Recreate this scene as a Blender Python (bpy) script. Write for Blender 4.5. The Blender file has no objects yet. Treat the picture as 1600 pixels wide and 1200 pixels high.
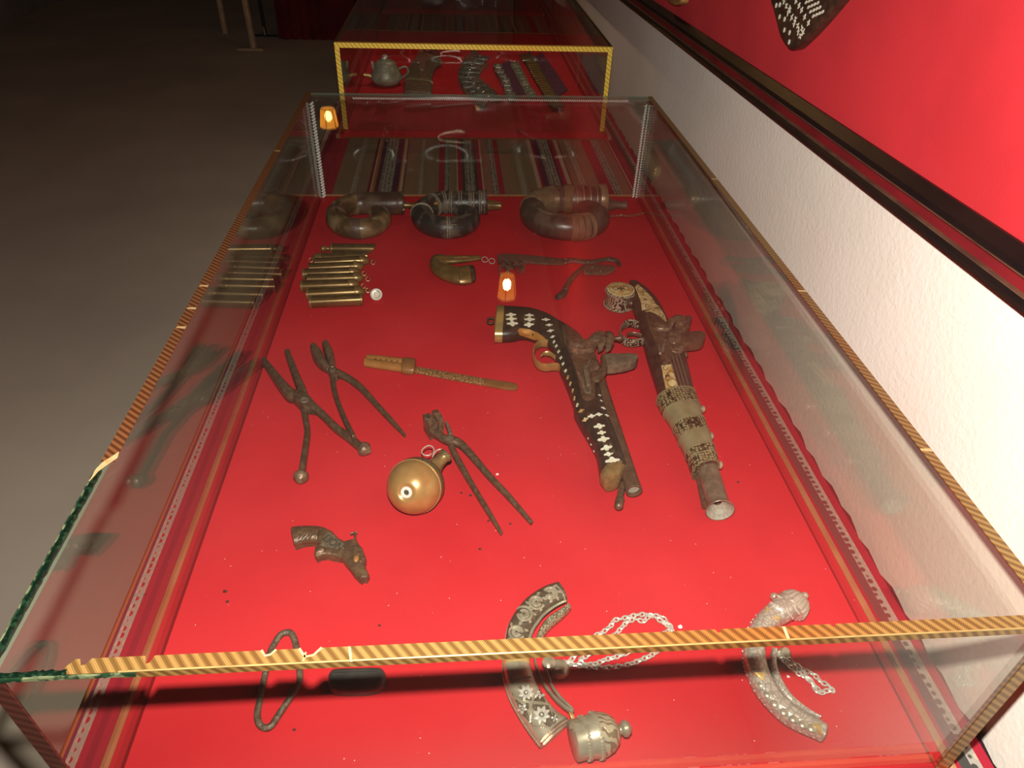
import bpy, bmesh, math, random
from mathutils import Vector, Matrix
from mathutils.bvhtree import BVHTree
random.seed(7)
sc = bpy.context.scene
COL = sc.collection
# ------------------------------------------------------------------ camera
SC = 0.65                    # width of the main glass case in metres
Z0 = 0.52                    # height of the red felt above the room floor
FPX = 1109.3                 # focal length in pixels of the 1600x1200 frame
CAM = Vector((0.41388 * SC, -0.36247 * SC, 0.89707 * SC + Z0))
AX_R = Vector((0.99693647, -0.07179079, 0.03104459))
AX_U = Vector((0.01908892, 0.60822979, 0.79353143))
AX_W = Vector((0.07585049, 0.79050781, -0.60773687))
cd = bpy.data.cameras.new('camera')
cd.sensor_width = 36.0
cd.lens = FPX / 1600.0 * 36.0
cd.clip_start = 0.01
co = bpy.data.objects.new('camera', cd)
COL.objects.link(co)
m = Matrix.Identity(4)
for i in range(3):
    m[i][0] = AX_R[i]; m[i][1] = AX_U[i]; m[i][2] = -AX_W[i]; m[i][3] = CAM[i]
co.matrix_world = m
sc.camera = co
# ------------------------------------------------------------------ light
wd = bpy.data.worlds.new('world'); sc.world = wd; wd.use_nodes = True
wd.node_tree.nodes['Background'].inputs[0].default_value = (1.0, 0.86, 0.72, 1)
wd.node_tree.nodes['Background'].inputs[1].default_value = 0.016
fl = bpy.data.lights.new('camera_flash', 'SPOT')       # the flash that took the picture
fl.spot_size = math.radians(125); fl.spot_blend = 0.5; fl.shadow_soft_size = 0.008
fl.energy = 54.0; fl.color = (1.0, 0.955, 0.88)
fo = bpy.data.objects.new('camera_flash', fl); COL.objects.link(fo)
m2 = m.copy(); p = CAM + AX_U * 0.056 - AX_R * 0.004
for i in range(3): m2[i][3] = p[i]
fo.matrix_world = m2
sc.view_settings.view_transform = 'Standard'
sc.view_settings.look = 'None'
sc.view_settings.gamma = 1.0
sc.view_settings.use_curve_mapping = False
sc.view_settings.exposure = 0.0
sc.cycles.transparent_max_bounces = 32
sc.cycles.max_bounces = 10
sc.cycles.glossy_bounces = 5
sc.cycles.diffuse_bounces = 3
sc.cycles.caustics_reflective = False
sc.cycles.caustics_refractive = False
sc.cycles.sample_clamp_indirect = 4.0

# ------------------------------------------------------------------ pixel -> place on a plane
def ray(px, py):
    return AX_W * FPX + AX_R * (px - 800.0) - AX_U * (py - 600.0)
def F(px, py, z=0.0):
    d = ray(px, py)
    return CAM + d * ((Z0 + z - CAM.z) / d.z)
def FX(px, py, x):
    d = ray(px, py)
    return CAM + d * ((x - CAM.x) / d.x)
def PX(o, s, pts):
    return [(o[0] + q[0] / s, o[1] + q[1] / s) + tuple(q[2:]) for q in pts]

# ------------------------------------------------------------------ materials
MATS = {}
def nodes_of(name):
    mt = bpy.data.materials.new(name); mt.use_nodes = True
    nt = mt.node_tree; nt.nodes.clear()
    MATS[name] = mt
    return mt, nt.nodes, nt.links
def c4(c): return (c[0], c[1], c[2], 1.0)
def mat(name, base, alt=None, metal=0.0, rough=0.5, scale=40.0, lo=0.4, hi=0.65, bump=0.0,
        bscale=None, coat=0.0, spec=0.5, detail=4.0, sheen=0.0, emit=None):
    mt, N, L = nodes_of(name)
    out = N.new('ShaderNodeOutputMaterial'); b = N.new('ShaderNodeBsdfPrincipled')
    L.new(b.outputs[0], out.inputs[0])
    b.inputs['Metallic'].default_value = metal
    b.inputs['Roughness'].default_value = rough
    b.inputs['Coat Weight'].default_value = coat
    b.inputs['Specular IOR Level'].default_value = spec
    b.inputs['Sheen Weight'].default_value = sheen
    b.inputs['Base Color'].default_value = c4(base)
    tc = N.new('ShaderNodeTexCoord')
    if alt is not None:
        n = N.new('ShaderNodeTexNoise'); n.inputs['Scale'].default_value = scale; n.inputs['Detail'].default_value = detail
        L.new(tc.outputs['Object'], n.inputs['Vector'])
        r = N.new('ShaderNodeValToRGB')
        r.color_ramp.elements[0].position = lo; r.color_ramp.elements[0].color = c4(base)
        r.color_ramp.elements[1].position = hi; r.color_ramp.elements[1].color = c4(alt)
        L.new(n.outputs['Fac'], r.inputs[0]); L.new(r.outputs[0], b.inputs['Base Color'])
    if bump:
        n2 = N.new('ShaderNodeTexNoise'); n2.inputs['Scale'].default_value = bscale or scale; n2.inputs['Detail'].default_value = 6
        L.new(tc.outputs['Object'], n2.inputs['Vector'])
        bp = N.new('ShaderNodeBump'); bp.inputs['Strength'].default_value = bump; bp.inputs['Distance'].default_value = 0.002
        L.new(n2.outputs['Fac'], bp.inputs['Height']); L.new(bp.outputs[0], b.inputs['Normal'])
    return mt

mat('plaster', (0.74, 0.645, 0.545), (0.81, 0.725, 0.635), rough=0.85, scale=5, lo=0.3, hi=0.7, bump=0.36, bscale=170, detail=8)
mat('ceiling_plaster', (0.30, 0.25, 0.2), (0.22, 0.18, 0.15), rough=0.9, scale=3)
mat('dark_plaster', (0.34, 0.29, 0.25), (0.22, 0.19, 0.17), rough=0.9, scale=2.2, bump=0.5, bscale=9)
mat('concrete', (0.70, 0.58, 0.45), (0.54, 0.44, 0.36), rough=0.75, scale=1.6, lo=0.35, hi=0.7, bump=0.25, bscale=30, detail=9)
mat('board_felt', (0.56, 0.016, 0.024), (0.50, 0.013, 0.020), rough=0.95, scale=9, bump=0.15, bscale=700)
mat('wood_moulding', (0.36, 0.17, 0.065), (0.44, 0.235, 0.10), rough=0.45, scale=30)
mat('dark_frame', (0.009, 0.005, 0.005), (0.014, 0.007, 0.006), rough=0.38, scale=20, spec=0.3)
mat('mahogany', (0.17, 0.010, 0.013), (0.11, 0.008, 0.010), rough=0.4, scale=12, coat=0.15)
mat('frame_fillet', (0.13, 0.060, 0.035), (0.08, 0.036, 0.024), rough=0.35, scale=40)
mat('iron', (0.095, 0.050, 0.028), (0.175, 0.100, 0.058), metal=0.25, rough=0.33, scale=170, bump=0.35, bscale=300, lo=0.38, hi=0.68, detail=8)
mat('iron_worn', (0.125, 0.068, 0.040), (0.25, 0.155, 0.095), metal=0.3, rough=0.32, scale=150, bump=0.35, bscale=300, detail=8)
mat('iron_grey', (0.165, 0.125, 0.082), (0.26, 0.20, 0.135), metal=0.35, rough=0.32, scale=120, bump=0.2, bscale=260, detail=8)
mat('brown_barrel', (0.105, 0.050, 0.028), (0.155, 0.080, 0.047), metal=0.2, rough=0.34, scale=120, bump=0.12, bscale=220, detail=8)
mat('dark_wood', (0.035, 0.017, 0.011), (0.062, 0.030, 0.019), rough=0.34, scale=90, coat=0.12, detail=8)
mat('brown_wood', (0.080, 0.038, 0.024), (0.042, 0.020, 0.014), rough=0.38, scale=70, bump=0.2, bscale=160, detail=8)
mat('brass', (0.50, 0.275, 0.095), (0.38, 0.20, 0.066), metal=0.4, rough=0.30, scale=60, lo=0.35, hi=0.7, detail=7)
mat('brass_pale', (0.53, 0.365, 0.135), (0.42, 0.27, 0.095), metal=0.5, rough=0.28, scale=60)
mat('brass_orange', (0.47, 0.205, 0.045), (0.38, 0.155, 0.035), metal=0.3, rough=0.34, scale=60)
mat('brass_old', (0.27, 0.165, 0.058), (0.18, 0.108, 0.040), metal=0.4, rough=0.32, scale=80, bump=0.08, detail=7)
mat('brass_tube', (0.23, 0.135, 0.055), (0.34, 0.225, 0.095), metal=0.72, rough=0.25, scale=40)
mat('silver_plain', (0.50, 0.435, 0.315), (0.38, 0.325, 0.225), metal=0.5, rough=0.30, scale=120)
mat('silver_bright', (0.72, 0.68, 0.58), (0.58, 0.54, 0.45), metal=0.4, rough=0.30, scale=200)
mat('silver_shell', (0.56, 0.49, 0.40), (0.45, 0.39, 0.31), metal=0.4, rough=0.30, scale=200)
mat('silver_gilt', (0.72, 0.50, 0.18), (0.60, 0.42, 0.17), metal=0.45, rough=0.35, scale=300, bump=0.3, bscale=900)
mat('nickel_dull', (0.34, 0.285, 0.155), (0.255, 0.21, 0.112), metal=0.3, rough=0.36, scale=60, detail=8)
mat('wire_steel', (0.62, 0.55, 0.46), metal=0.35, rough=0.25)
mat('pearl', (0.80, 0.78, 0.66), (0.70, 0.60, 0.38), rough=0.25, scale=400, coat=0.5)
mat('bone', (0.66, 0.50, 0.25), (0.46, 0.24, 0.065), rough=0.38, scale=90, lo=0.42, hi=0.62, detail=6)
mat('ink', (0.05, 0.035, 0.02), rough=0.6)
mat('bore', (0.33, 0.31, 0.25), (0.24, 0.22, 0.17), rough=0.7, scale=300)
mat('flute_wood', (0.31, 0.125, 0.032), (0.38, 0.168, 0.048), rough=0.38, scale=80, bump=0.1, bscale=300, detail=7)
mat('flute_dark', (0.20, 0.080, 0.024), (0.255, 0.108, 0.036), rough=0.4, scale=60)
mat('horn_brown', (0.095, 0.053, 0.024), (0.29, 0.195, 0.095), rough=0.28, scale=34, lo=0.44, hi=0.66, coat=0.3, bump=0.2, bscale=70, detail=8)
mat('horn_black', (0.040, 0.030, 0.026), (0.16, 0.125, 0.095), rough=0.36, scale=50, lo=0.48, hi=0.68, coat=0.25, bump=0.35, bscale=140, detail=7)
mat('horn_dark', (0.070, 0.036, 0.026), (0.155, 0.094, 0.064), rough=0.34, scale=34, lo=0.42, hi=0.68, coat=0.2, bump=0.25, bscale=90, detail=8)
mat('leather_seam', (0.30, 0.24, 0.165), (0.18, 0.14, 0.10), rough=0.5, scale=200, bump=0.3)
mat('copper_wire', (0.33, 0.215, 0.12), (0.24, 0.15, 0.085), metal=0.35, rough=0.34, scale=100)
mat('rust_cloth', (0.19, 0.072, 0.042), (0.115, 0.046, 0.030), rough=0.9, scale=160, bump=0.6, bscale=450)
mat('dark_leather', (0.060, 0.036, 0.026), (0.105, 0.062, 0.042), rough=0.55, scale=120, bump=0.4, bscale=300)
mat('oval_iron', (0.085, 0.058, 0.036), (0.165, 0.122, 0.080), metal=0.15, rough=0.42, scale=220, bump=0.6, bscale=420)
mat('black_stone', (0.045, 0.042, 0.038), (0.085, 0.078, 0.066), rough=0.36, scale=35, coat=0.1)
mat('toy_iron', (0.105, 0.057, 0.032), (0.18, 0.098, 0.048), metal=0.25, rough=0.34, scale=130, bump=0.5, bscale=330, detail=8)
mat('clear_button', (0.78, 0.74, 0.66), (0.68, 0.64, 0.56), rough=0.15, scale=90, coat=0.6)
mat('crumb_dark', (0.06, 0.02, 0.015), rough=0.9)
mat('crumb_white', (0.85, 0.78, 0.72), rough=0.9)
mat('torn_paper', (0.62, 0.42, 0.20), (0.48, 0.30, 0.12), rough=0.4, scale=300, metal=0.1)
mat('table_wood', (0.09, 0.05, 0.03), (0.06, 0.03, 0.02), rough=0.6, scale=20)
mat('pale_wood', (0.55, 0.38, 0.22), (0.45, 0.30, 0.17), rough=0.6, scale=20)
mat('red_cloth', (0.16, 0.008, 0.012), (0.10, 0.006, 0.010), rough=0.95, scale=6)
mat('black_metal', (0.02, 0.02, 0.02), rough=0.4)
mat('cord_silver', (1.0, 0.98, 0.90), (0.9, 0.88, 0.80), rough=0.3, scale=300)
mat('brass_dark', (0.22, 0.125, 0.045), (0.30, 0.18, 0.07), metal=0.3, rough=0.4, scale=150)
mat('chrome', (0.8, 0.8, 0.8), metal=1.0, rough=0.12)
mat('pot_grey', (0.24, 0.23, 0.165), (0.36, 0.345, 0.25), metal=0.2, rough=0.42, scale=45, bump=0.5, bscale=110)
mat('sheath_brown', (0.125, 0.078, 0.05), (0.19, 0.125, 0.085), rough=0.6, scale=60, bump=0.2)
mat('purple_cloth', (0.14, 0.032, 0.07), (0.10, 0.022, 0.05), rough=0.9, scale=80)
mat('lantern_frame', (0.012, 0.009, 0.006), rough=0.6)
mat('green_edge_dark', (0.003, 0.009, 0.005), (0.012, 0.036, 0.017), rough=0.28, scale=260, lo=0.5, hi=0.68, spec=0.3)
mat('green_edge_light', (0.15, 0.17, 0.085), (0.012, 0.035, 0.016), rough=0.25, scale=120, lo=0.42, hi=0.52, spec=0.3)

# red felt lining with lint
mt, N, L = nodes_of('felt')
out = N.new('ShaderNodeOutputMaterial'); b = N.new('ShaderNodeBsdfPrincipled'); L.new(b.outputs[0], out.inputs[0])
b.inputs['Roughness'].default_value = 0.95; b.inputs['Specular IOR Level'].default_value = 0.15
tc = N.new('ShaderNodeTexCoord')
n1 = N.new('ShaderNodeTexNoise'); n1.inputs['Scale'].default_value = 7; n1.inputs['Detail'].default_value = 6
L.new(tc.outputs['Object'], n1.inputs['Vector'])
r1 = N.new('ShaderNodeValToRGB')
r1.color_ramp.elements[0].position = 0.3; r1.color_ramp.elements[0].color = (0.525, 0.0195, 0.0255, 1)
r1.color_ramp.elements[1].position = 0.75; r1.color_ramp.elements[1].color = (0.62, 0.0265, 0.0325, 1)
L.new(n1.outputs['Fac'], r1.inputs[0])
v = N.new('ShaderNodeTexVoronoi'); v.inputs['Scale'].default_value = 120; L.new(tc.outputs['Object'], v.inputs['Vector'])
lt = N.new('ShaderNodeMath'); lt.operation = 'LESS_THAN'; lt.inputs[1].default_value = 0.055
L.new(v.outputs['Distance'], lt.inputs[0])
sp = N.new('ShaderNodeSeparateColor'); L.new(v.outputs['Color'], sp.inputs[0])
gt = N.new('ShaderNodeMath'); gt.operation = 'GREATER_THAN'; gt.inputs[1].default_value = 0.72
L.new(sp.outputs[0], gt.inputs[0])
ml = N.new('ShaderNodeMath'); ml.operation = 'MULTIPLY'; L.new(lt.outputs[0], ml.inputs[0]); L.new(gt.outputs[0], ml.inputs[1])
mx = N.new('ShaderNodeMix'); mx.data_type = 'RGBA'; mx.inputs['B'].default_value = (0.95, 0.62, 0.55, 1)
L.new(ml.outputs[0], mx.inputs['Factor']); L.new(r1.outputs[0], mx.inputs['A']); L.new(mx.outputs['Result'], b.inputs['Base Color'])
n2 = N.new('ShaderNodeTexNoise'); n2.inputs['Scale'].default_value = 900; L.new(tc.outputs['Object'], n2.inputs['Vector'])
bp = N.new('ShaderNodeBump'); bp.inputs['Strength'].default_value = 0.15; bp.inputs['Distance'].default_value = 0.001
L.new(n2.outputs['Fac'], bp.inputs['Height']); L.new(bp.outputs[0], b.inputs['Normal'])

# pane glass: Fresnel mirror over a slightly tinted see-through body, thin film of dust
def glass_mat(name, tint, dust):
    mt, N, L = nodes_of(name)
    out = N.new('ShaderNodeOutputMaterial')
    g = N.new('ShaderNodeNewGeometry')
    ior = N.new('ShaderNodeMix'); ior.data_type = 'FLOAT'; ior.inputs['A'].default_value = 1.5; ior.inputs['B'].default_value = 1 / 1.5
    L.new(g.outputs['Backfacing'], ior.inputs['Factor'])
    fr = N.new('ShaderNodeFresnel'); L.new(ior.outputs['Result'], fr.inputs['IOR'])
    tr = N.new('ShaderNodeBsdfTransparent'); tr.inputs[0].default_value = c4(tint)
    gl = N.new('ShaderNodeBsdfGlossy'); gl.inputs['Roughness'].default_value = 0.0; gl.inputs[0].default_value = (1, 1, 1, 1)
    df = N.new('ShaderNodeBsdfDiffuse'); df.inputs[0].default_value = (0.8, 0.78, 0.72, 1)
    tcn = N.new('ShaderNodeTexCoord'); ns = N.new('ShaderNodeTexNoise'); ns.inputs['Scale'].default_value = 6
    L.new(tcn.outputs['Object'], ns.inputs['Vector'])
    mr = N.new('ShaderNodeMapRange'); mr.inputs['From Min'].default_value = 0.35; mr.inputs['From Max'].default_value = 0.8
    mr.inputs['To Min'].default_value = dust * 0.3; mr.inputs['To Max'].default_value = dust
    L.new(ns.outputs['Fac'], mr.inputs['Value'])
    m0 = N.new('ShaderNodeMixShader'); L.new(mr.outputs[0], m0.inputs[0]); L.new(tr.outputs[0], m0.inputs[1]); L.new(df.outputs[0], m0.inputs[2])
    ms = N.new('ShaderNodeMixShader'); L.new(fr.outputs[0], ms.inputs[0]); L.new(m0.outputs[0], ms.inputs[1]); L.new(gl.outputs[0], ms.inputs[2])
    L.new(ms.outputs[0], out.inputs[0])
    return mt
glass_mat('glass', (0.972, 0.978, 0.962), 0.005)
# cut edge of a pane
mt, N, L = nodes_of('glass_cut')
out = N.new('ShaderNodeOutputMaterial'); tr = N.new('ShaderNodeBsdfTransparent'); tr.inputs[0].default_value = (0.62, 0.70, 0.60, 1)
pb = N.new('ShaderNodeBsdfPrincipled'); pb.inputs['Base Color'].default_value = (0.20, 0.24, 0.17, 1); pb.inputs['Roughness'].default_value = 0.2
ms = N.new('ShaderNodeMixShader'); ms.inputs[0].default_value = 0.45
L.new(tr.outputs[0], ms.inputs[1]); L.new(pb.outputs[0], ms.inputs[2]); L.new(ms.outputs[0], out.inputs[0])

# woven foil tape; stripes lean across the strip (ax = axis along the strip)
def tape_mat(name, ax, c1, c2, c3, period, metal=0.75, lean=0.8, rough=0.33):
    mt, N, L = nodes_of(name)
    out = N.new('ShaderNodeOutputMaterial'); b = N.new('ShaderNodeBsdfPrincipled'); L.new(b.outputs[0], out.inputs[0])
    b.inputs['Metallic'].default_value = metal; b.inputs['Roughness'].default_value = rough
    tc = N.new('ShaderNodeTexCoord'); s = N.new('ShaderNodeSeparateXYZ'); L.new(tc.outputs['Object'], s.inputs[0])
    def M(op, a, bb=None):
        n = N.new('ShaderNodeMath'); n.operation = op
        for k, vv in enumerate((a, bb)):
            if vv is None: continue
            if isinstance(vv, (int, float)): n.inputs[k].default_value = vv
            else: L.new(vv, n.inputs[k])
        return n.outputs[0]
    along = s.outputs['XYZ'.index(ax)]
    others = [s.outputs[k] for k in range(3) if 'XYZ'[k] != ax]
    across = M('ADD', others[0], others[1])
    t = M('ADD', along, M('MULTIPLY', across, lean))
    st = M('SINE', M('MULTIPLY', t, 2 * math.pi / period))
    fine = M('MULTIPLY', M('SINE', M('MULTIPLY', along, 2 * math.pi / (period * 0.21))), M('SINE', M('MULTIPLY', across, 2 * math.pi / (period * 0.26))))
    hgt = M('ADD', st, M('MULTIPLY', fine, 0.8))
    f = M('MULTIPLY', M('ADD', hgt, 1.5), 0.33)
    r = N.new('ShaderNodeValToRGB'); L.new(f, r.inputs[0])
    r.color_ramp.elements[0].position = 0.25; r.color_ramp.elements[0].color = c4(c1)
    r.color_ramp.elements[1].position = 0.8; r.color_ramp.elements[1].color = c4(c2)
    ns = N.new('ShaderNodeTexNoise'); ns.inputs['Scale'].default_value = 5; L.new(tc.outputs['Object'], ns.inputs['Vector'])
    rr = N.new('ShaderNodeValToRGB'); rr.color_ramp.elements[0].position = 0.45; rr.color_ramp.elements[1].position = 0.7
    L.new(ns.outputs['Fac'], rr.inputs[0])
    mx = N.new('ShaderNodeMix'); mx.data_type = 'RGBA'; mx.blend_type = 'MULTIPLY'; mx.inputs['B'].default_value = c4(c3)
    L.new(rr.outputs[0], mx.inputs['Factor']); L.new(r.outputs[0], mx.inputs['A']); L.new(mx.outputs['Result'], b.inputs['Base Color'])
    bp = N.new('ShaderNodeBump'); bp.inputs['Strength'].default_value = 0.25; bp.inputs['Distance'].default_value = 0.0008
    L.new(f, bp.inputs['Height']); L.new(bp.outputs[0], b.inputs['Normal'])
G1, G2, G3 = (0.135, 0.066, 0.017), (0.335, 0.192, 0.058), (1.0, 0.64, 0.48)  # G3: the foil's angle-dependent orange reflection, put into the colour as patches
tape_mat('tape_x', 'X', G1, G2, G3, 0.0072, metal=0.3)
tape_mat('tape_y', 'Y', G1, G2, G3, 0.0072, metal=0.3)
tape_mat('tape_red_y', 'Y', (0.085, 0.028, 0.012), (0.27, 0.12, 0.045), (1, 0.85, 0.8), 0.0062, metal=0.2)
tape_mat('tape_z', 'Z', G1, G2, G3, 0.0072, metal=0.3)
tape_mat('tape_gold_x', 'X', (0.80, 0.42, 0.02), (1.0, 0.85, 0.16), (1, 0.85, 0.7), 0.010, metal=0.15)
tape_mat('tape_gold_z', 'Z', (0.80, 0.42, 0.02), (1.0, 0.85, 0.16), (1, 0.85, 0.7), 0.010, metal=0.15)
tape_mat('tape_gold_y', 'Y', (0.30, 0.13, 0.03), (0.55, 0.30, 0.08), (1, 0.9, 0.8), 0.012, metal=0.6)

# chased silver: bright relief on dark ground
def chased(name, light, dark, scale, metal=0.45, rough=0.36, kind='scroll', amount=0.5):
    mt, N, L = nodes_of(name)
    out = N.new('ShaderNodeOutputMaterial'); b = N.new('ShaderNodeBsdfPrincipled'); L.new(b.outputs[0], out.inputs[0])
    b.inputs['Metallic'].default_value = metal; b.inputs['Roughness'].default_value = rough
    tc = N.new('ShaderNodeTexCoord')
    if kind == 'scroll':
        w = N.new('ShaderNodeTexWave'); w.wave_type = 'RINGS'; w.inputs['Scale'].default_value = scale
        w.inputs['Distortion'].default_value = 9; w.inputs['Detail'].default_value = 1.5; w.inputs['Detail Scale'].default_value = 1.3
        o = w.outputs['Fac']
    elif kind == 'cells':
        w = N.new('ShaderNodeTexVoronoi'); w.feature = 'DISTANCE_TO_EDGE'; w.inputs['Scale'].default_value = scale; o = w.outputs['Distance']
    else:
        w = N.new('ShaderNodeTexVoronoi'); w.feature = 'F1'; w.distance = 'CHEBYCHEV'; w.inputs['Scale'].default_value = scale
        w.inputs['Randomness'].default_value = 0.35; o = w.outputs['Distance']
    L.new(tc.outputs['Object'], w.inputs['Vector'])
    r = N.new('ShaderNodeValToRGB'); L.new(o, r.inputs[0])
    a0 = amount * (0.12 if kind == 'cells' else 0.8)
    r.color_ramp.elements[0].position = a0; r.color_ramp.elements[0].color = c4(dark)
    r.color_ramp.elements[1].position = a0 + (0.06 if kind == 'cells' else 0.18); r.color_ramp.elements[1].color = c4(light)
    if kind == 'blocks':
        r.color_ramp.elements[0].color = c4(light); r.color_ramp.elements[1].color = c4(dark)
    L.new(r.outputs[0], b.inputs['Base Color'])
    bw = N.new('ShaderNodeRGBToBW'); L.new(r.outputs[0], bw.inputs[0])
    bp = N.new('ShaderNodeBump'); bp.inputs['Strength'].default_value = 0.6; bp.inputs['Distance'].default_value = 0.0009
    L.new(bw.outputs[0], bp.inputs['Height']); L.new(bp.outputs[0], b.inputs['Normal'])
mat('silver_ground', (0.075, 0.050, 0.028), (0.14, 0.10, 0.06), metal=0.3, rough=0.5, scale=500, bump=0.4, bscale=900)
chased('silver_blocks', (0.50, 0.445, 0.31), (0.20, 0.155, 0.09), 420, kind='cells', amount=0.9)
chased('silver_pale', (0.58, 0.51, 0.42), (0.40, 0.34, 0.275), 210, kind='cells', amount=0.6)
chased('band_chased', (0.46, 0.385, 0.20), (0.05, 0.035, 0.015), 260, kind='blocks', amount=0.36)
chased('pommel_chased', (0.50, 0.44, 0.30), (0.07, 0.03, 0.02), 120, amount=0.45)
chased('flask_rim', (0.36, 0.28, 0.14), (0.16, 0.115, 0.05), 150, amount=0.4, metal=0.6)
chased('cap_chased', (0.56, 0.49, 0.33), (0.26, 0.20, 0.11), 70, amount=0.30)
chased('carved_blade', (0.38, 0.20, 0.08), (0.15, 0.07, 0.026), 260, kind='cells', amount=0.9, metal=0.0, rough=0.5)
chased('plaque_silver', (0.36, 0.35, 0.30), (0.07, 0.065, 0.055), 130, kind='cells', amount=0.6)
chased('plaque_pale', (0.50, 0.46, 0.38), (0.22, 0.19, 0.15), 130, kind='cells', amount=0.6)
# ------------------------------------------------------------------ mesh helpers
def cr(pts, k=4, closed=False):
    """Catmull-Rom through tuples of any length."""
    n = len(pts); out = []
    rng = n if closed else n - 1
    for i in range(rng):
        g = (lambda j: pts[j % n]) if closed else (lambda j: pts[max(0, min(n - 1, j))])
        p0, p1, p2, p3 = g(i - 1), g(i), g(i + 1), g(i + 2)
        for s in range(k):
            t = s / k
            out.append(tuple(0.5 * (2 * b + (c - a) * t + (2 * a - 5 * b + 4 * c - d) * t * t + (3 * b - a - 3 * c + d) * t ** 3)
                             for a, b, c, d in zip(p0, p1, p2, p3)))
    if not closed: out.append(tuple(pts[-1]))
    return out
ZUP = Vector((0, 0, 1))
class B:
    """collects geometry in world space"""
    def __init__(s): s.v = []; s.f = []; s.mi = []
    def add(s, vs, fs, mi=0):
        o = len(s.v); s.v += [Vector(q) for q in vs]; s.f += [tuple(i + o for i in f) for f in fs]; s.mi += [mi] * len(fs); return s
    def box(s, lo, hi, mi=0):
        x0, y0, z0 = lo; x1, y1, z1 = hi
        return s.add([(x0, y0, z0), (x1, y0, z0), (x1, y1, z0), (x0, y1, z0), (x0, y0, z1), (x1, y0, z1), (x1, y1, z1), (x0, y1, z1)],
                     [(0, 3, 2, 1), (4, 5, 6, 7), (0, 1, 5, 4), (1, 2, 6, 5), (2, 3, 7, 6), (3, 0, 4, 7)], mi)
    def obox(s, c, ax, ay, az, mi=0):
        """oriented box, centre and half-axes"""
        c = Vector(c); vs = []
        for k in (-1, 1):
            for (i, j) in ((-1, -1), (1, -1), (1, 1), (-1, 1)): vs.append(c + ax * i + ay * j + az * k)
        return s.add(vs, [(0, 3, 2, 1), (4, 5, 6, 7), (0, 1, 5, 4), (1, 2, 6, 5), (2, 3, 7, 6), (3, 0, 4, 7)], mi)
    def rings(s, R, closed=False, cap=True, mi=0):
        n = len(R[0]); vs = [q for r in R for q in r]; fs = []
        m = len(R)
        for i in range(m if closed else m - 1):
            j = (i + 1) % m
            for k in range(n):
                l = (k + 1) % n
                fs.append((i * n + k, i * n + l, j * n + l, j * n + k))
        if cap and not closed:
            fs.append(tuple(reversed(range(n)))); fs.append(tuple((m - 1) * n + k for k in range(n)))
        return s.add(vs, fs, mi)
    def loft(s, st, n=16, p=2.0, ends=0.35, mi=0):
        """st: (left point, right point, half height[, up]) ; superelliptic sections"""
        R = []
        def ring(c, sd, up, k=1.0):
            o = []
            for i in range(n):
                a = 2 * math.pi * i / n; ca, sa = math.cos(a), math.sin(a)
                o.append(c + sd * (k * math.copysign(abs(ca) ** (2 / p), ca)) + up * (k * math.copysign(abs(sa) ** (2 / p), sa)))
            return o
        C = [((Vector(q[0]) + Vector(q[1])) / 2) for q in st]
        for i, q in enumerate(st):
            sd = (Vector(q[1]) - Vector(q[0])) / 2; up = (q[3] if len(q) > 3 else ZUP) * q[2]
            if i == 0 and ends:
                d = (C[0] - C[1]).normalized() * (ends * min(sd.length, q[2]))
                R.append(ring(C[0] + d, sd, up, 0.6)); R.append(ring(C[0] + d * 0.7, sd, up, 0.85))
            R.append(ring(C[i], sd, up))
            if i == len(st) - 1 and ends:
                d = (C[-1] - C[-2]).normalized() * (ends * min(sd.length, q[2]))
                R.append(ring(C[-1] + d * 0.7, sd, up, 0.85)); R.append(ring(C[-1] + d, sd, up, 0.6))
        return s.rings(R, mi=mi)
    def tube(s, path, r, n=10, closed=False, flat=None, up=None, mi=0, cap=True):
        """round (or flat: lateral,vertical radii) tube along world points; r number or list"""
        P = [Vector(q) for q in path]; m = len(P); R = []
        nrm = None
        for i in range(m):
            a = P[i - 1] if (i > 0 or closed) else P[i]; b2 = P[(i + 1) % m] if (i < m - 1 or closed) else P[i]
            t = (b2 - a)
            t = t.normalized() if t.length > 1e-9 else Vector((1, 0, 0))
            if up is not None:
                sd = t.cross(up); sd = sd.normalized() if sd.length > 1e-6 else Vector((1, 0, 0)); u2 = sd.cross(t).normalized()
            else:
                if nrm is None:
                    h = Vector((0, 0, 1)) if abs(t.z) < 0.9 else Vector((1, 0, 0)); nrm = t.cross(h).normalized()
                nrm = (nrm - t * nrm.dot(t)).normalized(); sd = nrm; u2 = t.cross(nrm)
            rr = r[i] if isinstance(r, (list, tuple)) else r
            ra, rb = (flat[0] * rr, flat[1] * rr) if flat else (rr, rr)
            R.append([P[i] + sd * (ra * math.cos(2 * math.pi * k / n)) + u2 * (rb * math.sin(2 * math.pi * k / n)) for k in range(n)])
        return s.rings(R, closed=closed, cap=cap, mi=mi)
    def lathe(s, c, axis, prof, n=24, mi=0, cap=True, sx=1.0, side=None):
        """prof: (radius, height along axis)"""
        axis = Vector(axis).normalized(); c = Vector(c)
        h = side or (Vector((0, 0, 1)) if abs(axis.z) < 0.9 else Vector((1, 0, 0)))
        e1 = (h - axis * h.dot(axis)).normalized(); e2 = axis.cross(e1)
        R = [[c + axis * z + e1 * (max(r, 1e-5) * math.cos(2 * math.pi * k / n)) + e2 * (max(r, 1e-5) * sx * math.sin(2 * math.pi * k / n)) for k in range(n)] for r, z in prof]
        return s.rings(R, cap=cap, mi=mi)
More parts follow.
